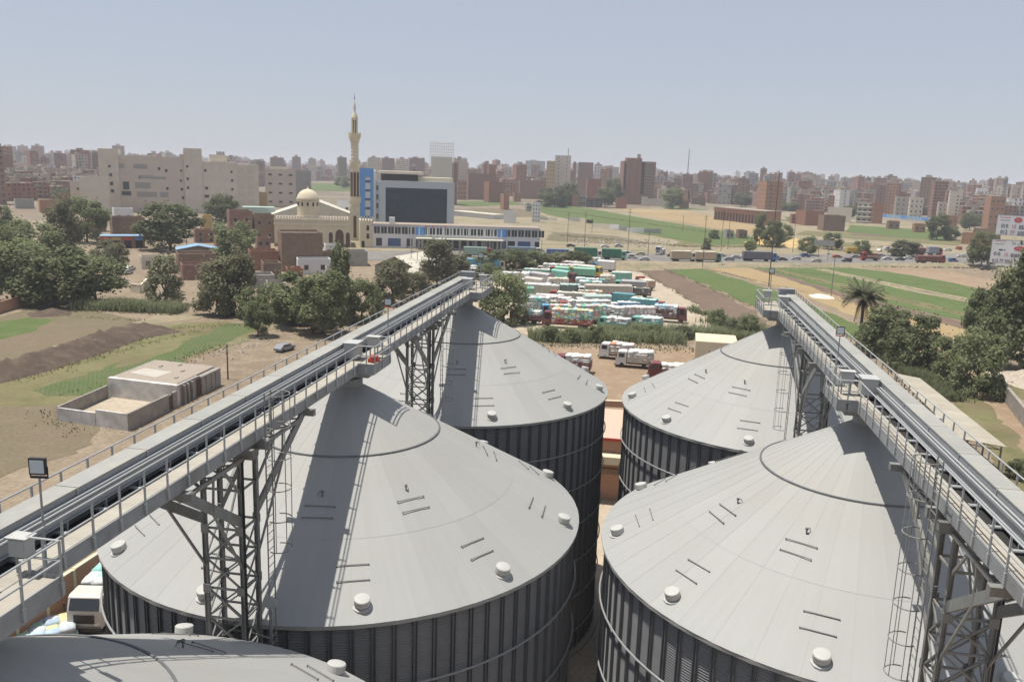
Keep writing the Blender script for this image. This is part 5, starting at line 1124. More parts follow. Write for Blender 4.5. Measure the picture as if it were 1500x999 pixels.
# ================================================================== VEHICLES
V={}
def paint(c):
    if c not in V: V[c]=mat('paint_%d_%d_%d'%tuple(int(x*100) for x in c),c,0.45,var=0.08,scale=1.5,dirt=(0.30,0.25,0.19),dscale=0.7,damt=0.35)
    return V[c]
TYRE=mat('tyre_rubber',(0.035,0.033,0.03),0.9,var=0.2); RIM=mat('wheel_rim',(0.30,0.29,0.27),0.5); CHA=mat('chassis_steel',(0.05,0.045,0.04),0.7); VG=mat('vehicle_glass',(0.03,0.035,0.04),0.1,spec=0.6)
SACK=colmat('sack_cloth',0.75,0.12,3.0)
def wheelmesh(r,w):
    b=MB(); b.lathe([(r*0.55,-w/2),(r*0.95,-w/2),(r,-w/2*0.7),(r,w/2*0.7),(r*0.95,w/2),(r*0.55,w/2)],16); b.v=[(x,z,y) for x,y,z in b.v]; t=b.mesh('wheel',TYRE)
    b=MB(); b.lathe([(r*0.1,-w/2*0.9),(r*0.55,-w/2*0.8),(r*0.56,w/2*0.8),(r*0.1,w/2*0.9)],12); b.v=[(x,z,y) for x,y,z in b.v]; return t,b.mesh('rim',RIM)
WH={'big':wheelmesh(0.52,0.34),'mid':wheelmesh(0.42,0.28),'car':wheelmesh(0.31,0.2)}
def wheel(t,kind,x,y,r): o=link('wheel',WH[kind][0],t,(x,y,r)); link('rim',WH[kind][1],o)
PAL={'white':[(0.66,0.65,0.63),(0.60,0.60,0.60),(0.64,0.62,0.57),(0.55,0.62,0.60),(0.62,0.58,0.52)],
 'mint':[(0.35,0.55,0.50),(0.55,0.64,0.61),(0.62,0.62,0.60),(0.25,0.48,0.45),(0.63,0.63,0.61)],
 'multi':[(0.18,0.42,0.30),(0.60,0.52,0.20),(0.58,0.32,0.30),(0.62,0.61,0.58),(0.30,0.52,0.55),(0.45,0.55,0.35),(0.60,0.55,0.50)],
 'blue':[(0.40,0.55,0.66),(0.62,0.64,0.64),(0.60,0.63,0.64),(0.25,0.42,0.55)],
 'pink':[(0.62,0.60,0.58),(0.58,0.50,0.48),(0.60,0.57,0.55)],'cream':[(0.60,0.56,0.46),(0.55,0.50,0.41),(0.62,0.58,0.50)],
 'orange':[(0.62,0.60,0.57),(0.62,0.30,0.18),(0.64,0.62,0.6)]}
def sackload(x0,x1,w,z0,z1,pal,seed):
    """pile of filled sacks: only the outer layers, each sack a small pillow"""
    g=random.Random(seed); b=MB(); cols=[]; P=PAL[pal]
    def sack(c,sx,sy,sz,rz):
        n=len(b.v); ca,sa=math.cos(rz),math.sin(rz); col=g.choice(P); k=g.uniform(0.85,1.08); col=tuple(min(0.8,q*k) for q in col)
        for zz,f in ((-0.5,0.72),(-0.1,1.0),(0.25,0.96),(0.5,0.6)):
            for a,bb in ((-1,-1),(1,-1),(1,1),(-1,1)):
                px,py=a*sx/2*f,bb*sy/2*f; b.v.append((c[0]+px*ca-py*sa,c[1]+px*sa+py*ca,c[2]+zz*sz))
        for L in range(3):
            for i in range(4): b.f.append((n+L*4+i,n+L*4+(i+1)%4,n+L*4+4+(i+1)%4,n+L*4+4+i)); cols.append(col)
        b.f.append((n+12,n+13,n+14,n+15)); cols.append(col)
    sh=0.34; nz=max(1,int((z1-z0)/sh)); nx=max(2,int((x1-x0)/0.85)); dx=(x1-x0)/nx; ny=max(2,int(w/0.62)); dy=w/ny
    for j in range(nz):
        z=z0+sh*(j+0.5); top=(j==nz-1)
        for i in range(nx):
            for q in range(ny):
                if not top and 0<q<ny-1 and 0<i<nx-1 and j<nz-2: continue
                sack((x0+dx*(i+0.5)+g.uniform(-.08,.08),-w/2+dy*(q+0.5)+g.uniform(-.06,.06),z+(g.uniform(-0.05,0.16) if top else 0)),dx*1.12,dy*1.15,sh*1.35,g.uniform(-.12,.12))
    b.box(x0+0.2,x1-0.2,-w/2+0.25,w/2-0.25,z0,z1-0.25); cols+= [P[0]]*6
    return b.mesh('sack_load',SACK,True,cols)
def truck(label,px,py,head,L=8.5,cab=(0.6,0.6,0.58),body='sacks',bc=(0.3,0.2,0.15),pal='white',H=3.6,wk='mid',trailer=False,loc=None,group='lorries waiting round the silos',name='truck'):
    """head: direction the cab points, degrees from +X in plan"""
    p=Vector(loc) if loc is not None else gp(px,py); r=0.42 if wk=='mid' else 0.52; W2=1.2
    t=thing(name,label,'truck',(p.x,p.y,0.02),math.radians(head),group); x1=L/2; x0=-L/2; cl=1.9
    b=MB(); b.box(x0+0.1,x1-0.3,-0.45,0.45,r+0.12,r+0.42); b.box(x0+0.1,x0+0.2,-1.1,1.1,r+0.1,r+0.35); b.build('chassis',CHA,t)
    fl=r+0.45; hc=2.55 if wk=='mid' else 3.15
    b=MB(); b.xprism([(x1-cl,r+0.05),(x1-0.05,r+0.05),(x1,r+0.35),(x1-0.06,fl+0.75),(x1-0.38,hc-0.12),(x1-0.6,hc),(x1-cl,hc)],-W2+0.06,W2-0.06); b.build('cab',paint(cab),t)
    b=MB(); b.quad((x1-0.05,-W2+0.18,fl+0.82),(x1-0.05,W2-0.18,fl+0.82),(x1-0.36,W2-0.22,hc-0.16),(x1-0.36,-W2+0.22,hc-0.16)); b.v=[(x+0.03,y,z) for x,y,z in b.v]; b.build('windscreen',VG,t)
    for sy in (-1,1):
        b=MB(); b.box(x1-cl+0.35,x1-0.55,sy*(W2-0.05)-0.012,sy*(W2-0.05)+0.012,fl+0.8,hc-0.25); b.build('side_window',VG,t)
        b=MB(); b.box(x1-0.04,x1+0.03,sy*0.85-0.16,sy*0.85+0.16,r+0.28,r+0.45); b.build('headlight',W['pale'] if 'pale' in W else RIM,t)
        b=MB(); b.box(x1-0.2,x1-0.1,sy*(W2+0.14)-0.06,sy*(W2+0.14)+0.06,fl+0.8,fl+1.3); b.build('mirror',CHA,t)
    b=MB(); b.box(x1-0.05,x1+0.12,-W2+0.08,W2-0.08,r-0.1,r+0.2); b.build('bumper',CHA if wk=='mid' else paint(cab),t)
    b=MB(); b.box(x1-0.01,x1+0.02,-0.7,0.7,r+0.42,fl+0.55); b.build('grille',CHA,t)
    bx0,bx1=x0,x1-cl-0.15; bw=2*W2
    if body in ('box','tarp'):
        b=MB()
        if body=='tarp': b.v=[]; prof=[(-W2,fl),(W2,fl),(W2,H-0.35),(W2*0.7,H-0.08),(0,H),(-W2*0.7,H-0.08),(-W2,H-0.35)]; n=len(prof); b.v=[(bx0,y,z) for y,z in prof]+[(bx1,y,z) for y,z in prof]; b.f=[tuple(range(n-1,-1,-1)),tuple(range(n,2*n))]+[(i,(i+1)%n,n+(i+1)%n,n+i) for i in range(n)]
        else: b.box(bx0,bx1,-W2,W2,fl,H)
        b.build('cargo_box' if body=='box' else 'tarpaulin',paint(bc),t)
        rib=MB(); rib.box(-0.05,0.05,0.002,0.04,fl,H-0.36); rib=rib.mesh('rib',paint(tuple(x*0.75 for x in bc)))
        n=int((bx1-bx0)/1.2)
        for i in range(n+1):
            for sy in (-1,1): link('rib',rib,t,(bx0+0.06+(bx1-bx0-0.12)*i/n,sy*W2,0),None if sy>0 else pi)
        if body=='box' and pal: link('sack_load',sackload(bx0+0.1,bx1-0.1,bw-0.2,H-0.35,H+0.3,pal,px),t)
    else:
        b=MB(); b.box(bx0,bx1,-W2,W2,fl-0.05,fl+0.05); b.build('cargo_bed',CHA,t)
        sb=1.0 if body=='sacks' else 1.7
        for sy in (-1,1):
            b=MB(); n=int(sb/0.28)
            for i in range(n): b.box(bx0,bx1,sy*W2-0.03,sy*W2+0.03,fl+0.06+i*sb/n,fl+0.02+(i+0.85)*sb/n)
            b.build('side_board',paint(bc),t)
            st=MB(); st.box(-0.04,0.04,sy*(W2+0.055)-0.022,sy*(W2+0.055)+0.022,fl,fl+sb+0.15); st=st.mesh('stake',paint(bc))
            for i in range(6): link('stake',st,t,(bx0+0.05+(bx1-bx0-0.1)*i/5,0,0))
        for xx in (bx0,bx1): b=MB(); b.box(xx-0.03,xx+0.03,-W2+0.04,W2-0.04,fl+0.06,fl+sb+(0.6 if xx==bx1 else 0)); b.build('end_board',paint(bc),t)
        link('sack_load',sackload(bx0+0.12,bx1-0.12,bw-0.12,fl+0.1,H,pal,px),t)
    ax=[x1-1.15]+([x0+1.3,x0+2.35,x0+3.4] if L>11 else ([x0+1.5,x0+2.6] if L>8 else [x0+1.6]))+([x1-4.2] if L>11 else [])
    for x in ax:
        for sy in (-1,1): wheel(t,wk,x,sy*(W2-0.2),r)
    t.scale=(1.04,1.08,1.18)
    return t
WHT=(0.62,0.62,0.60); RED=(0.32,0.045,0.035); MAR=(0.16,0.035,0.04); MNT=(0.20,0.46,0.38); TEA=(0.10,0.30,0.33); YEL=(0.58,0.44,0.05); GRN=(0.03,0.17,0.11); CRM=(0.50,0.46,0.38); DRK=(0.10,0.10,0.12); BLU=(0.10,0.35,0.55)
TR=[ # label, px, py, heading, kwargs
 ('long white sack trailer at the back of the truck yard',815,404,180,dict(L=13,body='sacks',bc=CRM,pal='white',H=3.6)),
 ('mint green curtain lorry at the back left of the truck yard',781,413,175,dict(L=10,body='box',bc=MNT,pal='white',cab=DRK,H=3.5,wk='big')),
 ('mint tarped lorry with a dark red cab pointing at the fields',826,416,-40,dict(L=8.5,body='tarp',bc=MNT,cab=MAR,H=3.7,wk='big')),
 ('yellow cab lorry with white and yellow sheet over its load',862,406,-4,dict(L=9,body='tarp',bc=(0.58,0.56,0.47),cab=YEL,H=3.5,wk='big')),
 ('lorry end on with a heap of white sacks beside the bushy tree',769,421,-65,dict(L=7.5,pal='white',H=3.7,cab=WHT,bc=CRM)),
 ('grey tarped lorry between the white sack lorry and the mint one',797,421,-28,dict(L=9,body='tarp',bc=(0.45,0.42,0.42),cab=RED,H=3.8)),
 ('long cream trailer with white sacks beside the bushy tree',786,438,184,dict(L=12,body='box',bc=CRM,pal='white',H=3.5,wk='big')),
 ('dark sided lorry with a mint top beside the white articulated lorry',829,436,182,dict(L=7.5,body='box',bc=(0.20,0.26,0.25),pal='mint',cab=DRK,H=3.2,wk='big')),
 ('white articulated lorry with a beige tarp and white cab facing left',884,440,186,dict(L=14.5,body='tarp',bc=(0.46,0.42,0.36),cab=WHT,H=3.9,wk='big')),
 ('mint topped trailer behind the white articulated lorry',905,416,190,dict(L=8,body='box',bc=MNT,pal='mint',cab=DRK,H=3.2)),
 ('white cab tipper near the ploughed field edge',934,436,186,dict(L=7,body='stake',bc=DRK,pal='cream',cab=WHT,H=2.4)),
 ('red cab lorry half hidden behind the white cab tipper',944,424,120,dict(L=7,body='box',bc=(0.4,0.28,0.2),pal='cream',cab=RED,H=2.6,wk='big')),
 ('purple brown tarped lorry right of the bushy tree',783,455,180,dict(L=7,body='tarp',bc=(0.26,0.20,0.20),cab=WHT,H=3.5)),
 ('low long white trailer in the middle of the truck yard',838,448,182,dict(L=12,body='box',bc=(0.5,0.47,0.43),pal='cream',cab=RED,H=3.0,wk='big')),
 ('teal box lorry in the middle of the truck yard',907,450,184,dict(L=7.5,body='box',bc=TEA,pal=None,cab=MAR,H=3.2,wk='big')),
 ('long lorry piled with dirty white sacks in the yard middle',855,464,182,dict(L=12.5,pal='white',bc=CRM,H=3.6,cab=RED,wk='big')),
 ('teal lorry with a white and mint load by the yard edge',948,462,4,dict(L=8.5,body='box',bc=TEA,pal='mint',cab=MAR,H=3.5,wk='big')),
 ('blue boarded lorry with white sacks left of the teal lorry',914,461,182,dict(L=7.5,body='box',bc=BLU,pal='white',cab=WHT,H=2.7)),
 ('red brown stake lorry with blue white sacks at the yard corner',981,472,12,dict(L=7.5,body='stake',bc=(0.17,0.08,0.06),pal='blue',cab=MAR,H=3.6,wk='big')),
 ('lorry with a rounded heap of white sacks in the front middle row',928,473,182,dict(L=9.5,pal='pink',bc=(0.35,0.35,0.33),H=3.5,cab=WHT)),
 ('low red lorry with mint and white sacks at the left front of the yard',770,474,182,dict(L=7,pal='mint',bc=MAR,H=2.9,cab=MAR)),
 ('red cab lorry piled with many coloured sacks at the yard front',831,481,184,dict(L=11,pal='multi',bc=RED,H=3.9,cab=MAR,wk='big')),
 ('coloured sack lorry just behind the red cab one',858,474,184,dict(L=9,pal='multi',bc=CRM,H=3.8,cab=RED)),
 ('mint lorry with white sacks left of the yard lamp',899,485,182,dict(L=7,pal='white',bc=MNT,H=2.9,cab=MNT)),
 ('mint green lorry with white and mint sacks right of the yard lamp',946,484,182,dict(L=7,pal='mint',bc=MNT,H=3.0,cab=MNT)),
 ('long sky blue trailer with a white cab behind the conveyor end',712,397,-14,dict(L=13,body='box',bc=BLU,pal=None,cab=WHT,H=3.4,wk='big')),
 ('white van truck beside the left conveyor end',693,405,-70,dict(L=6,body='box',bc=WHT,pal=None,cab=WHT,H=2.9)),
 ('white small truck with white sacks in front on the dirt lot',929,538,178,dict(L=6.6,pal='white',bc=CRM,H=2.7,cab=WHT)),
 ('white small truck with an orange sheet behind the other on the dirt lot',903,526,174,dict(L=6.4,pal='orange',bc=CRM,H=2.7,cab=WHT)),
 ('small truck with white sacks half hidden by the far left silo roof',838,545,176,dict(L=6.4,pal='white',bc=MAR,H=2.7,cab=MAR)),
 ('dark small truck with white sacks half hidden by the far right silo',977,556,182,dict(L=6.4,pal='white',bc=MAR,H=2.6,cab=MAR)),
 ('white sheeted lorry at the back right of the truck yard',884,398,185,dict(L=8,body='tarp',bc=(0.55,0.55,0.53),cab=BLU,H=3.6)),
 ('cream sack lorry between the mint lorry and the cream trailer',812,427,180,dict(L=8,pal='cream',bc=CRM,cab=WHT,H=3.6)),
 ('mint sheeted trailer in front of the white articulated lorry',868,453,183,dict(L=9,body='tarp',bc=(0.42,0.52,0.48),cab=WHT,H=3.3)),
 ('white sack lorry with a red cab right of the purple tarped one',812,458,183,dict(L=8,pal='pink',bc=RED,cab=RED,H=3.6,wk='big')),
 ('grey sheeted trailer behind the red cab lorry at the yard edge',922,430,186,dict(L=9,body='tarp',bc=(0.36,0.36,0.36),cab=MNT,H=3.5,wk='big')),
 ('white sack lorry left of the red brown stake lorry',890,472,182,dict(L=8,pal='white',bc=(0.3,0.3,0.3),cab=WHT,H=3.4)),
 ('cream tarped lorry beside the lorry end on with white sacks',788,428,-20,dict(L=8,body='tarp',bc=(0.50,0.47,0.42),cab=WHT,H=3.6)),
 ('dark green box lorry first on the road',861,380,8,dict(L=11,body='box',bc=GRN,pal=None,cab=WHT,H=4.0,wk='big')),
 ('dark green box lorry second on the road',899,381,8,dict(L=9.5,body='box',bc=GRN,pal=None,cab=MNT,H=3.8,wk='big')),
 ('white tractor unit crossing the road toward the camera',967,373,-110,dict(L=6.5,body='box',bc=(0.5,0.5,0.52),pal=None,cab=WHT,H=2.0,wk='big')),
 ('pale box lorry with an orange rear on the road',1000,383,15,dict(L=10,body='box',bc=(0.46,0.36,0.26),pal='cream',cab=WHT,H=3.6,wk='big')),
 ('pale box lorry with a green cab on the road',1036,384,15,dict(L=10.5,body='box',bc=(0.48,0.38,0.27),pal='cream',cab=GRN,H=3.6,wk='big')),
 ('dark grey lorry with a blue cab on the road',1112,383,12,dict(L=14,body='box',bc=(0.13,0.13,0.17),pal=None,cab=(0.06,0.2,0.5),H=3.5,wk='big')),
 ('red pickup lorry in the middle of the road',1274,382,190,dict(L=8,body='stake',bc=MAR,pal='cream',cab=(0.45,0.04,0.03),H=1.9,wk='big')),
 ('long red tank lorry on the road below the billboards',1362,386,15,dict(L=12.5,body='tarp',bc=(0.18,0.07,0.06),cab=(0.36,0.05,0.04),H=3.1,wk='big')),
 ('maroon lorry on the far side of the road above the red tank lorry',1341,374,205,dict(L=9,body='tarp',bc=MAR,cab=MAR,H=3.2,wk='big')),
 ('grey box lorry beside the maroon lorry',1368,374,15,dict(L=7,body='box',bc=(0.32,0.33,0.38),pal=None,cab=RED,H=3.6,wk='big')),
 ('pale green lorry behind the dark tree row',700,377,10,dict(L=11,body='box',bc=(0.30,0.42,0.36),pal=None,cab=RED,H=3.4,wk='big')),
 ('grey blue lorry behind the dark tree row',768,376,10,dict(L=13,body='box',bc=(0.18,0.25,0.34),pal=None,cab=WHT,H=3.3,wk='big')),
 ('blue lorry left of the first dark green lorry',817,378,10,dict(L=9,body='box',bc=(0.07,0.14,0.30),pal=None,cab=BLU,H=3.0,wk='big')),
 ('yellow truck parked beyond the road',1249,372,10,dict(L=6.5,body='box',bc=(0.55,0.36,0.04),pal=None,cab=(0.55,0.36,0.04),H=2.6)),
]
PK=random.Random(12)
for (l,x,y,hd,kw) in TR: truck(l,x,y,hd+(PK.uniform(-22,22) if y>386 and x<1010 and y<490 else 0),**kw)
taken=[gp(x,y) for (l,x,y,hd,kw) in TR]
FN={'white':'white','mint':'mint','multi':'many coloured','blue':'blue white','pink':'pinkish','cream':'cream'}; CN={'red':RED,'white':WHT,'maroon':MAR,'blue':BLU,'yellow':YEL,'dark':DRK,'mint':MNT,'cream':CRM}
combos=[(p_,c_) for p_ in FN for c_ in CN]; PK.shuffle(combos); nadd=0
for tries in range(900):
    if nadd>=13: break
    x=PK.uniform(745,985); y=PK.uniform(392,480)
    if x>905+(y-392)*0.85 or x<752: continue
    q=gp(x,y)
    if min((abs(q.x-o.x)/1.9)**2+(q.y-o.y)**2 for o in taken)<4.2**2: continue
    taken.append(q); p_,c_=combos[nadd]; nadd+=1; sk=PK.random()<0.62
    truck('%s lorry with a %s cab in the jumbled truck yard'%(FN[p_]+(' sack' if sk else ' sheeted'),c_),int(x),y,PK.choice((0,180))+PK.uniform(-35,35),L=PK.uniform(6.5,9.5),body='sacks' if sk else 'tarp',bc=(PAL[p_][0] if not sk else CRM),pal=p_,cab=CN[c_],H=PK.uniform(3.1,3.9),wk='big')
# truck and sacks by the compound wall, bottom left
hd=math.radians(-80); fr_=gp(126,930); truck('white truck facing the camera beside the reddish wall at bottom left',126,918,-80,L=7.5,pal='mint',bc=CRM,H=2.9,cab=(0.55,0.52,0.46),loc=(fr_.x-3.75*math.cos(hd),fr_.y-3.75*math.sin(hd),0))
PAL['sky']=[(0.40,0.50,0.60),(0.52,0.57,0.60),(0.52,0.50,0.30),(0.38,0.52,0.44),(0.5,0.56,0.60)]; q=gp(66,936); t=thing('sack_stack','stack of blue white and yellow sacks at bottom left','sack stack',(q.x,q.y,0.02),0.7); link('sack_pile',sackload(-2.0,2.0,2.6,0,1.1,'sky',77),t)
def car(label,px,py,head,col,van=False,loc=None):
    p=gp(px,py); t=thing('car',label,'car',(p.x,p.y,0.02),math.radians(head),'cars and vans on and beside the road')
    h=1.85 if van else 1.42; b=MB()
    prof=[(-2.1,0.35),(2.1,0.35),(2.15,0.7),(2.0,0.88),(1.15,0.95),(0.75,h-0.05),(0.4,h),(-1.2 if not van else -1.9,h),(-1.9 if not van else -2.1,0.95 if not van else h-0.1),(-2.15,0.75)]
    b.xprism(prof,-0.84,0.84); b.build('body',paint(col),t)
    b=MB(); b.quad((1.17,-0.72,0.97),(1.17,0.72,0.97),(0.78,0.66,h-0.08),(0.78,-0.66,h-0.08)); b.v=[(x+0.02,y,z+0.01) for x,y,z in b.v]; b.build('windscreen',VG,t)
    for sy in (-1,1): b=MB(); b.box(-1.2,0.62,sy*0.845-0.006,sy*0.845+0.006,0.98,h-0.14); b.build('side_window',VG,t)
    for x in (-1.3,1.35):
        for sy in (-1,1): wheel(t,'car',x,sy*0.76,0.31)
cols=[('white',WHT),('silver',(0.42,0.43,0.44)),('dark',(0.05,0.05,0.06)),('red',RED),('grey',(0.22,0.23,0.25)),('beige',(0.5,0.44,0.35)),('blue',(0.08,0.14,0.3))]
for (l,x,y,hd,c,v) in (('white van between the green lorry and the white tractor unit',926,379,10,0,1),('silver car on the road left of the white tractor unit',944,382,190,1,0),('white pickup van at the tail of the second green lorry',917,374,190,0,1),('grey car on the road left of the dark grey lorry',1068,382,12,4,0),('silver car just behind the pale box lorry',1078,379,12,1,0),
 ('dark car on the road right of the dark grey lorry',1146,382,12,2,0),('red car on the road right of the blue cab lorry',1134,378,12,3,0),('silver car on the road below the small sign',1166,381,190,1,0),('grey car on the road left of the red pickup lorry',1253,378,12,4,0),('silver car on the road right of the red pickup lorry',1300,381,12,1,0),('dark car on the road left of the red tank lorry',1318,382,190,2,0),
 ('white car on the road near the right billboards',1408,377,190,0,0),('maroon van parked beyond the road near the billboards',1404,366,100,3,1),('white van parked beyond the yellow truck',1236,368,100,0,1),('white car parked in the dusty car park beyond the road',1288,369,60,0,0),('white pickup parked right of the dusty car park',1300,367,20,0,1),('black car under the small tree left of the billboards',1443,396,10,2,0),
 ('dark car parked on the sandy flat above the blue lorry',836,362,20,2,0),('white car parked above the first green lorry',886,363,15,0,0),('silver car parked on the sand beside the junk',906,362,15,1,0),('grey pickup parked on the dirt left of the conveyor',417,514,75,4,0),
 ('white van parked by the shops at left',180,374,20,0,1),('white car parked left of the small parking tree',150,392,15,0,0),('blue white van parked beside the shops at left',132,388,10,1,1),('dark car parked near the big dark tree',242,372,10,2,0),('blue car parked beside the mosque front',459,376,10,6,1),('white van parked beside the mosque front',473,374,10,0,1),('silver car in the parking place beside the dirt yard',186,402,90,1,0),('white car in the parking place beside the dirt yard',190,396,90,0,0)):
    car(l,x,y,hd,cols[c][1],bool(v))
rc=random.Random(5); words=[('white',WHT),('silver',(0.42,0.43,0.44)),('dark',(0.05,0.05,0.06)),('red',RED),('beige',(0.5,0.44,0.35)),('blue',(0.08,0.14,0.3))]
for i,(x,y,ref) in enumerate(((984,376,'white tractor unit'),(1056,376,'green cab lorry'),(1092,377,'grey blue cab lorry'),(1180,377,'small sign'),(1196,384,'lamp post with an arm'),(1226,378,'yellow truck'),(1240,384,'yellow truck'),(1290,376,'red pickup lorry'),(1330,380,'maroon lorry'),(1396,384,'red tank lorry'),(1424,382,'billboards tree'),(1270,370,'dusty car park'),(1312,370,'dusty car park'),(1322,368,'maroon lorry'),(1388,368,'leaning tree'),(896,372,'second green lorry'),(938,374,'second green lorry'))):
    nm,c=words[(i*5+2)%6]; car('%s %s crossing the road stretch near the %s'%(nm,'van' if i%3==0 else 'car',ref),x,y,12 if i%2 else 192,c,i%3==0)
# farm cart under the big leafy tree
p=gp(466,488); t=thing('farm_cart','dark farm cart parked under the large leafy tree','cart',(p.x,p.y,0.02),0.4); bx(t,'cart_bed',W['wood'],-1.6,1.6,-0.8,0.8,0.7,1.1)
for x in (-0.9,0.9):
    for sy in (-1,1): wheel(t,'mid',x,sy*0.9,0.42)
b=MB(); b.bar((1.6,0,0.8),(3.2,0,0.5),0.08); b.build('drawbar',W['wood'],t)
p=gp(331,462); t=thing('farm_cart','low cart under the tall brown green tree','cart',(p.x,p.y,0.02),0.1); bx(t,'cart_bed',W['wood'],-2.2,2.2,-0.8,0.8,0.7,0.95)
for x in (-1.4,1.4):
    for sy in (-1,1): wheel(t,'mid',x,sy*0.9,0.42)

# ================================================================== POLES, MASTS, BILLBOARDS
PW=mat('pole_wood',(0.13,0.10,0.08),0.9,var=0.2); PS=mat('pole_steel',(0.18,0.18,0.18),0.6)
def pole(label,px,yb,yt,arm=1.6,lamp=False,r=0.14):
    p=gp(px,yb); h=vtop(p,yt); t=thing('utility_pole' if not lamp else 'lamp_post',label,'pole' if not lamp else 'lamp post',(p.x,p.y,0),face_cam(p)+0.4,'poles and lamp posts')
    b=MB(); b.tube((0,0,-0.1),(0,0,h),r,8,r*0.7); b.build('shaft',PW if not lamp else PS,t)
    if lamp:
        b=MB(); b.tube((0,0,h-0.1),(-arm,0,h+0.3),0.06,6); b.build('arm',PS,t); b=MB(); b.box(-arm-0.7,-arm+0.1,-0.2,0.2,h+0.22,h+0.42); b.build('lamp_head',M['black'],t)
    else:
        for q in (0.3,1.3):
            b=MB(); b.box(-arm/2,arm/2,-0.06,0.06,h-q-0.1,h-q); b.build('cross_arm',PW,t)
pole('utility pole right of the white lattice tank stand',831,356,311); pole('utility pole behind the parked car on the sandy flat',856,362,311); pole('thin pole on the far sandy flat',867,341,320); pole('tall utility pole behind the second green lorry',919,378,306); pole('short pole left of the white tractor unit',949,376,339)
pole('utility pole in the stubble left of the far hall',1000,340,316); pole('tall utility pole right of the pale box lorry',1029,392,316); pole('double pole first of the pair beyond the road',1056,368,308); pole('double pole second of the pair beyond the road',1066,366,312); pole('utility pole right of the yellow sand heaps',1161,370,318)
pole('very tall thin mast standing in the fields by the right conveyor',1126,420,254,0.6,r=0.2); pole('lamp post with an arm in the fields by the white heap',1217,436,374,1.8,True); pole('lamp post in front of the truck yard',903,486,460,1.2,True); pole('short post beside the ruined hut',334,556,505,0.5); pole('lamp post near the shops by the big dark tree',274,370,333,1.2,True)
pole('slim lamp post right of the cream gable shed',602,404,364,1.2,True); pole('second slim lamp post beside the cream gable shed',611,404,370,1.2,True); pole('lamp post by the road right of the tree row',793,378,352,1.2,True)
def mast(label,px,D,yt,wd):
    d=ray(px,300); d=Vector((d.x,d.y,0)).normalized(); p=Vector((d.x*D,d.y*D,0)); h=vtop(p,yt); t=thing('lattice_mast',label,'mast',p,0.3)
    for i in range(3):
        a=2*pi*i/3; b=MB(); b.tube((wd*math.cos(a),wd*math.sin(a),0),(wd*0.15*math.cos(a),wd*0.15*math.sin(a),h),0.3,5); b.build('leg',PS,t)
    for j in range(14):
        z=h*(j+0.5)/14; f=wd*(1-0.85*z/h); b=MB()
        for i in range(3): a,c=2*pi*i/3,2*pi*(i+1)/3; b.bar((f*math.cos(a),f*math.sin(a),z),(f*math.cos(c),f*math.sin(c),z+h/28),0.2)
        b.build('lattice_ring',PS,t)
    return t,h
mast('thin radio mast on the skyline right of the tall brick tower',1004,1500,218,1.5); mast('thin radio mast on the skyline above the beige unfinished tower',829,1300,217,1.2)
t,h=mast('telecom mast with dish drums at the far right skyline',1468,1100,258,2.0); b=MB(); b.lathe([(1.8,h-9),(2.4,h-6),(2.4,h-3),(1.6,h-1)],10); b.build('antenna_drum',PS,t)
# small road sign
p=gp(1205,382); t=thing('road_sign','small grey roadside sign board on two posts','sign',(p.x,p.y,0),face_cam(p)); 
for x in (-2,2): b=MB(); b.tube((x,0,0),(x,0,6.5),0.12,6); b.build('post',mat('sign_post_red',(0.25,0.1,0.07),0.7) if x<0 else PS,t)
bx(t,'panel',W['greyc'],-4.2,4.2,-0.15,0.1,6.5,9.0)
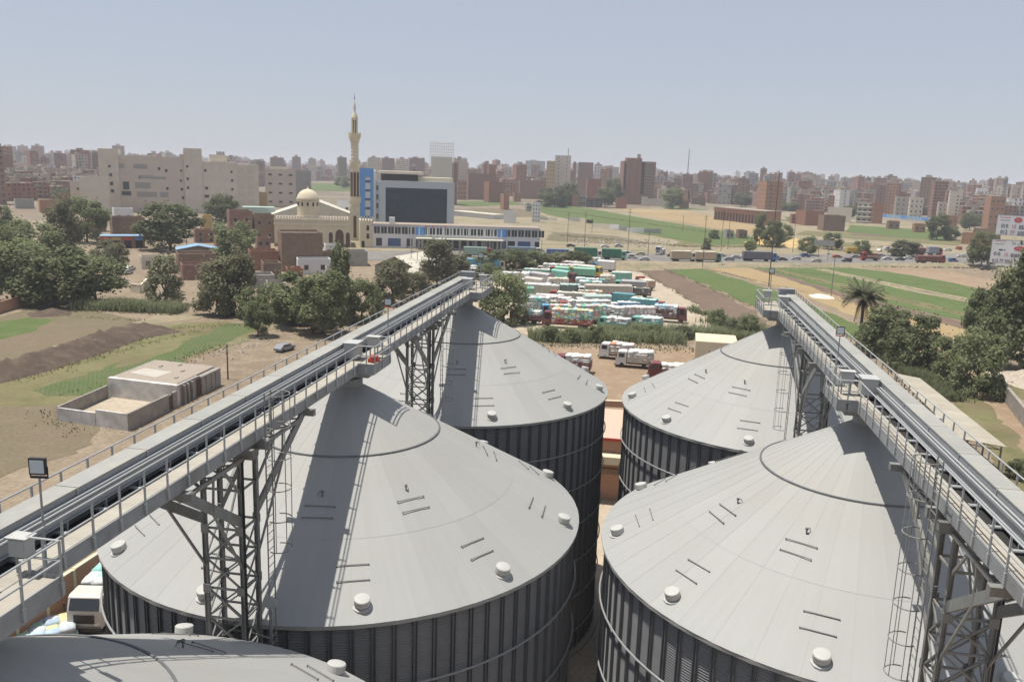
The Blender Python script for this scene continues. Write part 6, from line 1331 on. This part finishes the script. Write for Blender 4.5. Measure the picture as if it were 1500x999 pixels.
# billboards
PANEL=mat('billboard_vinyl',(0.66,0.67,0.69),0.5,var=0.04,scale=0.2,dirt=(0.55,0.52,0.48),dscale=0.15,damt=0.4)
INK=mat('dark_ink',(0.05,0.05,0.07),0.6); RINK=mat('red_ink',(0.50,0.04,0.05),0.6); PINK=mat('faded_pink_ink',(0.48,0.22,0.24),0.6); GINK=mat('grey_ink',(0.25,0.25,0.27),0.6)
def text(t,s,x,z,size,m,name='lettering'):
    me=TXT[s].copy(); me.materials.append(m); o=link(name,me,t,(x,-0.13,z),None,(size*1.02,size*1.3,size)); o.rotation_euler=(pi/2,0,0); return o
def board(label,x0px,ybase,yt,yb_,wm,rows,logo,ar,lines):
    p=gp(x0px+22,ybase); r=face_cam(p)+0.06; pl=gp(x0px,ybase)
    z0,z1=vtop(p,yb_),vtop(p,yt); H=z1-z0; k=mpp(p)
    t=thing('billboard',label,'billboard',p,r,'billboards by the road'); xl=-22*k
    bx(t,'panel',PANEL,xl,xl+wm,-0.1,0.1,z0,z1)
    b=MB()
    for a in ((xl-0.12,xl,-0.14,0.14,z0-0.12,z1+0.12),(xl+wm,xl+wm+0.12,-0.14,0.14,z0-0.12,z1+0.12),(xl,xl+wm,-0.14,0.14,z1,z1+0.12),(xl,xl+wm,-0.14,0.14,z0-0.12,z0)): b.box(*a)
    b.build('frame',PS,t)
    for x in (xl+1.5,xl+wm/2,xl+wm-1.5):
        b=MB(); b.bar((x,0.4,-0.1),(x,0.4,z1-0.3),0.3); b.bar((x,0.4,z0),(x,2.2,-0.1),0.15); b.build('support',M['steel'],t)
    for (s,fx_,fz_,fs,m) in rows: text(t,s,xl+fx_*k,z0+fz_*H,fs*H*1.02,m)
    lx,lz,lw,lh=logo; b=MB(); b.lathe([(1,-0.02),(1,0.02)],24); b.v=[(xl+(lx+x*lw)*k,-0.125+z,z0+lz*H+y*lh*H) for x,y,z in b.v]; b.build('logo_oval',RINK,t)
    b=MB(); b.box(xl+(lx-lw*0.55)*k,xl+(lx+lw*0.55)*k,-0.16,-0.15,z0+(lz-lh*0.25)*H,z0+(lz+lh*0.25)*H); b.build('logo_word',PINK,t)
    text(t,AR,xl+ar[0]*k,z0+ar[1]*H,ar[2]*H*1.0,GINK,'arabic_lettering')
    for (fx0,fx1,fz0,fz1,m) in lines: bx(t,'fine_print',m,xl+fx0*k,xl+fx1*k,-0.12,-0.101,z0+fz0*H,z0+fz1*H)
    return t
board('upper white billboard with phone numbers at the right edge',1453,399,316,345,24,[('010',6,0.37,0.2,INK),('10',19,0.36,0.2,PINK),('8585',28.5,0.34,0.2,INK),('44',45,0.32,0.2,RINK),('012',6,0.06,0.2,INK),('77',18,0.05,0.2,PINK),('5055',27.5,0.03,0.2,INK),('72',44,0.02,0.2,PINK)],(26.5,0.78,5.2,0.13),(35,0.68,0.2),[(3,17,0.86,0.90,PINK),(4,16,0.72,0.76,GINK)])
board('lower white billboard with phone numbers below the upper one',1450,401,352,386,24,[('010',4,0.32,0.16,INK),('10',17,0.31,0.16,PINK),('8585',25.5,0.29,0.16,INK),('44',42,0.27,0.16,RINK),('012 77 5055 7',3,0.03,0.15,INK)],(36,0.66,7.5,0.10),(25,0.84,0.14),[(4,17,0.93,0.96,PINK),(4,16,0.80,0.83,GINK),(10,15,0.53,0.60,INK),(16.5,18,0.53,0.6,INK)])
# ================================================================== THE CITY BEHIND
CG=random.Random(41)
CMATS=[('red brick',W['brick']),('mauve brick',W['brick2']),('orange brick',W['brick3']),('brown',W['brownbrick']),('grey',W['greyc']),('beige',W['beige']),('pinkish',W['pinkbeige']),('white',W['white'])]
CWT=[22,26,10,14,10,9,7,3]
YC=[(-60,298),(100,292),(165,276),(380,274),(385,264),(525,266),(665,288),(760,288),(800,286),(905,288),(970,295),(1110,302),(1150,309),(1250,316),(1290,313),(1370,317),(1405,328),(1560,342)]
def ycity(x):
    for (a,b),(c,d) in zip(YC,YC[1:]):
        if a<=x<=c: return b+(d-b)*(x-a)/(c-a)
    return 300
def hor(x): return 499.5-FPX*0+0  # unused
WIND=mat('far_window',(0.045,0.04,0.04),0.4)
def zone(x):
    for lim,n in ((110,'left edge'),(170,'far left trees'),(380,'long beige factory'),(470,'mosque dome'),(540,'minaret'),(670,'glass office'),(790,'sandy flat'),(905,'green field'),(970,'tall brick tower'),(1110,'brick hall'),(1200,'lone orange brick tower'),(1290,'balconied house'),(1400,'blue wall'),(1600,'billboards')):
        if x<lim: return n
def city_house(p,rot,w,d,h,ci,label,group):
    t=thing('city_house',label,'house',p,rot,group); m=CMATS[ci][1]; b=MB(); b.box(-w/2,w/2,0,d,-0.3,h); b.build('wall',m,t)
    b=MB(); b.box(-w/2+.2,w/2-.2,0.2,d-.2,h+0.001,h+0.08); b.box(-w*0.25,w*0.05,d*0.4,d*0.75,h+0.081,h+2.6)
    for q in range(CG.randint(2,6)): x=CG.uniform(-w/2+.5,w/2-1); y=CG.uniform(0.5,d*0.38); b.box(x,x+CG.uniform(.5,1.6),y,y+CG.uniform(.5,1.4),h+0.081,h+CG.uniform(.6,2.2))
    b.build('roof',W['flat'],t)
    if CG.random()<0.45:                                       # starter columns for the next storey
        b=MB()
        for i in range(4):
            for j in range(2): b.box(-w/2+0.3+i*(w-1)/3,-w/2+0.7+i*(w-1)/3,0.3+j*(d-1),0.7+j*(d-1),h+0.081,h+1.6)
        b.build('starter_columns',W['conc'],t)
    nf=max(2,int(h/3.1)); fh=h/nf; b=MB(); s=MB()
    blank=CG.random()<0.3; balc=CG.random()<0.35
    n=max(2,int(w/3.0)); 
    for j in range(nf):
        for i in range(n):
            if blank and i not in (1,): continue
            if CG.random()<0.12: continue
            x=-w/2+w*(i+0.5)/n; z=j*fh+fh*0.55; b.box(x-0.6,x+0.6,-0.06,0.02,z-0.7,z+0.7)
        for i in range(max(2,int(d/4))):
            if CG.random()<0.45: continue
            y=d*(i+0.5)/max(2,int(d/4)); z=j*fh+fh*0.55
            for sx in (-1,1): b.box(sx*w/2-0.04,sx*w/2+0.04,y-0.55,y+0.55,z-0.65,z+0.65)
        s.box(-w/2-0.07,w/2+0.07,-0.07,d+0.07,(j+1)*fh-0.28,(j+1)*fh-0.02)
        if balc: s.box(-w*0.45,w*0.1,-1.3,-0.08,j*fh+0.05,j*fh+1.1)
    if b.f: stuff(b.build('windows',WIND,t))
    if CG.random()<0.7: s.build('floor_slabs',W['conc'] if CG.random()<0.7 else W['pale'],t)
    return t
placed=[]; cand=[]
for x in range(-60,1560,1):
    pass
def clear(px,D):
    return True
rows=[]
x=-50.0
# front districts: walk outward row by row
D=380.0; n_ind=0; far=[]
while D<5200:
    step=18 if D<1500 else (45 if D<2600 else 90)
    ang=-0.62
    px=-60.0
    while px<1560:
        d=ray(px,260); d=Vector((d.x,d.y,0)).normalized(); q=Vector((d.x*(D+CG.uniform(-12,12)),d.y*(D+CG.uniform(-12,12)),0)); q=d*(D+CG.uniform(-12,12))
        dd=q-Vector((0,0,CAMH)); yy=499.5-FPX*dd.dot(_u)/dd.dot(_f); k=mpp(q)
        w=CG.uniform(8,17)*(1 if D<2000 else 1.5); adv=(w+CG.uniform(0.5,5 if CG.random()<0.85 else 22))/k
        if yy<ycity(px):
            h=CG.choice((10,13,13,16,16,19,19,22,25)) if px>150 else CG.choice((10,13,13,16,16,19))
            if CG.random()<(0.05 if px>150 else 0.03): h=CG.uniform(28,42)
            if D>1500: h*=CG.uniform(0.95,1.45)
            if 380<px<540: h*=0.8
            far.append((yy,px,q,w,h))
        px+=max(adv,3.0)
    D+=step
far.sort(key=lambda a:a[2].length)
IND=far[:285]; REST=far[285:]
def hw(h): return 'low' if h<14 else ('mid height' if h<21 else ('tall' if h<27 else 'towering'))
ORD='first second third fourth fifth sixth seventh eighth ninth tenth eleventh twelfth thirteenth fourteenth fifteenth sixteenth seventeenth eighteenth nineteenth twentieth'.split()+['twenty-'+q for q in 'first second third fourth fifth sixth seventh eighth ninth'.split()]
spec=[]
for (yy,px,q,w,h) in IND:
    ci=CG.choices(range(8),CWT)[0]; spec.append([px,q,w,h,ci,(hw(h),CMATS[ci][0],zone(px))])
spec.sort(key=lambda a:a[0]); cnt={}
for a in spec: cnt[a[5]]=cnt.get(a[5],0)+1
seen={}
for (px,q,w,h,ci,key) in spec:
    i=seen.get(key,0); seen[key]=i+1
    pre='' if cnt[key]==1 else ORD[min(i,28)]+' '
    lab='%s%s %s city house%s behind the %s'%(pre,key[0],key[1],'' if cnt[key]==1 else ' from the left',key[2])
    city_house((q.x,q.y,0),face_cam(q)+CG.choice((0,0.25,0.45,-0.2,0.12)),w,CG.uniform(10,17),h,ci,lab,'houses of the city front')
FC=[(0.31,0.165,0.115),(0.28,0.17,0.135),(0.37,0.21,0.13),(0.25,0.175,0.135),(0.34,0.32,0.30),(0.48,0.43,0.35),(0.46,0.38,0.31),(0.60,0.59,0.57)]
b=MB(); cols=[]
for (yy,px,q,w,h) in REST:
    c=CG.choices(FC,CWT)[0]; a=face_cam(q)+CG.choice((0,0.3,0.5,-0.25,0.1)); ca,sa=math.cos(a),math.sin(a); d=CG.uniform(10,16)
    def bxr(x0,x1,y0,y1,z0,z1,col):
        n0=len(b.v); b.box(x0,x1,y0,y1,z0,z1)
        for i in range(n0,len(b.v)): X,Y,Z=b.v[i]; b.v[i]=(q.x+X*ca-Y*sa,q.y+X*sa+Y*ca,Z)
        cols.extend([col]*6)
    bxr(-w/2,w/2,0,d,-0.3,h,c); bxr(-w*0.2,w*0.15,d*0.3,d*0.7,h,h+CG.uniform(1.5,4),FC[CG.randint(3,6)])
    if q.length<2600:
        nf=max(2,int(h/3.2))
        for j in range(nf):
            for i in range(3):
                if CG.random()<0.35: continue
                x=-w/2+w*(i+0.5)/3; bxr(x-0.9,x+0.9,-0.08,0.05,j*h/nf+0.9,j*h/nf+2.4,(0.05,0.045,0.045))
        bxr(-w/2-0.1,w/2+0.1,-0.1,d+0.1,h-0.5,h-0.02,(0.42,0.38,0.33))
o=b.build('distant_city',colmat('distant_walls',0.9,0.12,0.1),None,False,cols); o['kind']='stuff'; o['label']='dense hazy mass of brick houses along the horizon'; o['category']='city'
# a few tall towers on the skyline
for i,(x0,x1,yt,D,c,l) in enumerate(((26,34,223,1500,4,'grey tower first on the left skyline'),(34,46,228,1500,5,'beige tower beside the grey one on the left skyline'),(66,77,227,1700,4,'hazy grey slab on the left skyline'),(76,86,223,1750,5,'hazy stepped tower left of centre on the left skyline'),(100,110,228,1500,4,'lone narrow hazy tower on the left skyline'),(128,136,224,1100,7,'pale tower of the pair left of the factory'),(137,147,224,1100,3,'brown tower of the pair left of the factory'),
 (236,243,224,2000,4,'small hazy tower first of two above the factory roof'),(245,252,224,2000,4,'small hazy tower second of two above the factory roof'),(398,416,231,1600,1,'hazy brown block above the square apartment block'),(452,462,233,1700,6,'hazy tower left of the minaret'),(496,508,231,1500,3,'hazy brown tower touching the minaret'),(540,556,231,1400,6,'hazy pinkish tower behind the blue office wing'),(560,578,232,1500,1,'hazy mauve tower above the glass office roof'),(580,598,233,1400,6,'hazy pinkish block above the glass office roof'),(600,622,232,1500,1,'hazy mauve slab left of the scaffold tower'),
 (664,682,233,1000,6,'pinkish tower right of the scaffold tower'),(706,716,240,1500,7,'pale hazy tower above the middle city'),(752,772,240,1600,5,'beige hazy block above the middle city'),(770,798,236,2200,4,'wide hazy grey hill of blocks above the middle city'),(886,905,245,1500,6,'hazy pinkish block left of the tall brick tower'),(965,978,252,1300,0,'red brick block right of the tall brick tower'),(1024,1042,252,1200,0,'red brick block above the brick hall'),(1090,1106,253,1700,7,'pale hazy block above the brick hall'),
 (1176,1190,256,1500,5,'beige twin tower above the lone brick tower'),(1190,1202,257,1500,6,'pinkish twin tower above the lone brick tower'),(1232,1246,261,1700,4,'hazy grey block right of the beige twins'),(1258,1267,259,1300,0,'slim red brick tower above the balconied house'),(1268,1274,261,1300,3,'slim dark tower beside the slim red one'),(1284,1298,261,1300,0,'red brick tower above the blue wall'),(1300,1320,263,1400,0,'wide red brick block above the blue wall'),(1320,1348,266,1400,5,'pale wide block above the blue wall'),
 (1460,1478,272,1200,5,'beige tower above the upper billboard'),(1482,1490,274,1200,3,'slim dark tower above the upper billboard'),(1490,1506,275,1200,5,'beige tower cut by the right edge'))):
    d=ray((x0+x1)/2,260); d=Vector((d.x,d.y,0)).normalized()*D; k=mpp(d); h=vtop(d,yt)
    city_house((d.x,d.y,0),face_cam(d)+(0.15 if i%2 else -0.1),(x1-x0)*k,16,h,c,l,'towers on the skyline')
# small houses standing loose in front of the right city
for i,(x0,x1,yt,yb,m,l) in enumerate(((1158,1172,316,328,'brick','small brick hut between the lone tower and the box house'),(1222,1234,322,334,'beige','small beige hut in the fields below the balconied house'),(1300,1318,326,336,'brick2','low brick shed in front of the blue wall left end'),(1338,1356,330,341,'brick3','orange brick hut in front of the blue wall right end'),(1062,1076,340,350,'greyc','grey pump house at the foot of the pole pair'),(1080,1096,340,350,'brownbrick','brown hut left of the tall sand heap'),(1384,1402,318,332,'brick','brick house right of the leaning tree'),(1472,1498,300,330,'brick2','mauve brick house above the upper billboard'),(995,1010,296,306,'brick','brick hut on the far estate wall'),(1012,1034,292,305,'brownbrick','brown house on the far estate wall'),(752,764,284,296,'brick3','orange hut left of the field trees'),(770,780,300,310,'greyc','grey hut above the white tank stand'))):
    block(x0,x1,yt,yb,9,m,l,rot=0.2,cols=2,rows=1)
# loose trees in the city
TC=sorted(CG.choice((rng.uniform(0,160),rng.uniform(670,900),rng.uniform(960,1500))) for i in range(26))
zc={}
for i,px in enumerate(TC):
    yy=ycity(px)+CG.uniform(-6,2); zc[zone(px)]=zc.get(zone(px),0)+1
    tree(int(px),yy,yy-CG.uniform(12,20),CG.uniform(16,30),CG.choice(('round','bush')),'dark','%s dark tree from the left among the houses near the %s'%(ORD[min(14,zc[zone(px)]-1)],zone(px)),sd=i,group='trees among the city houses')
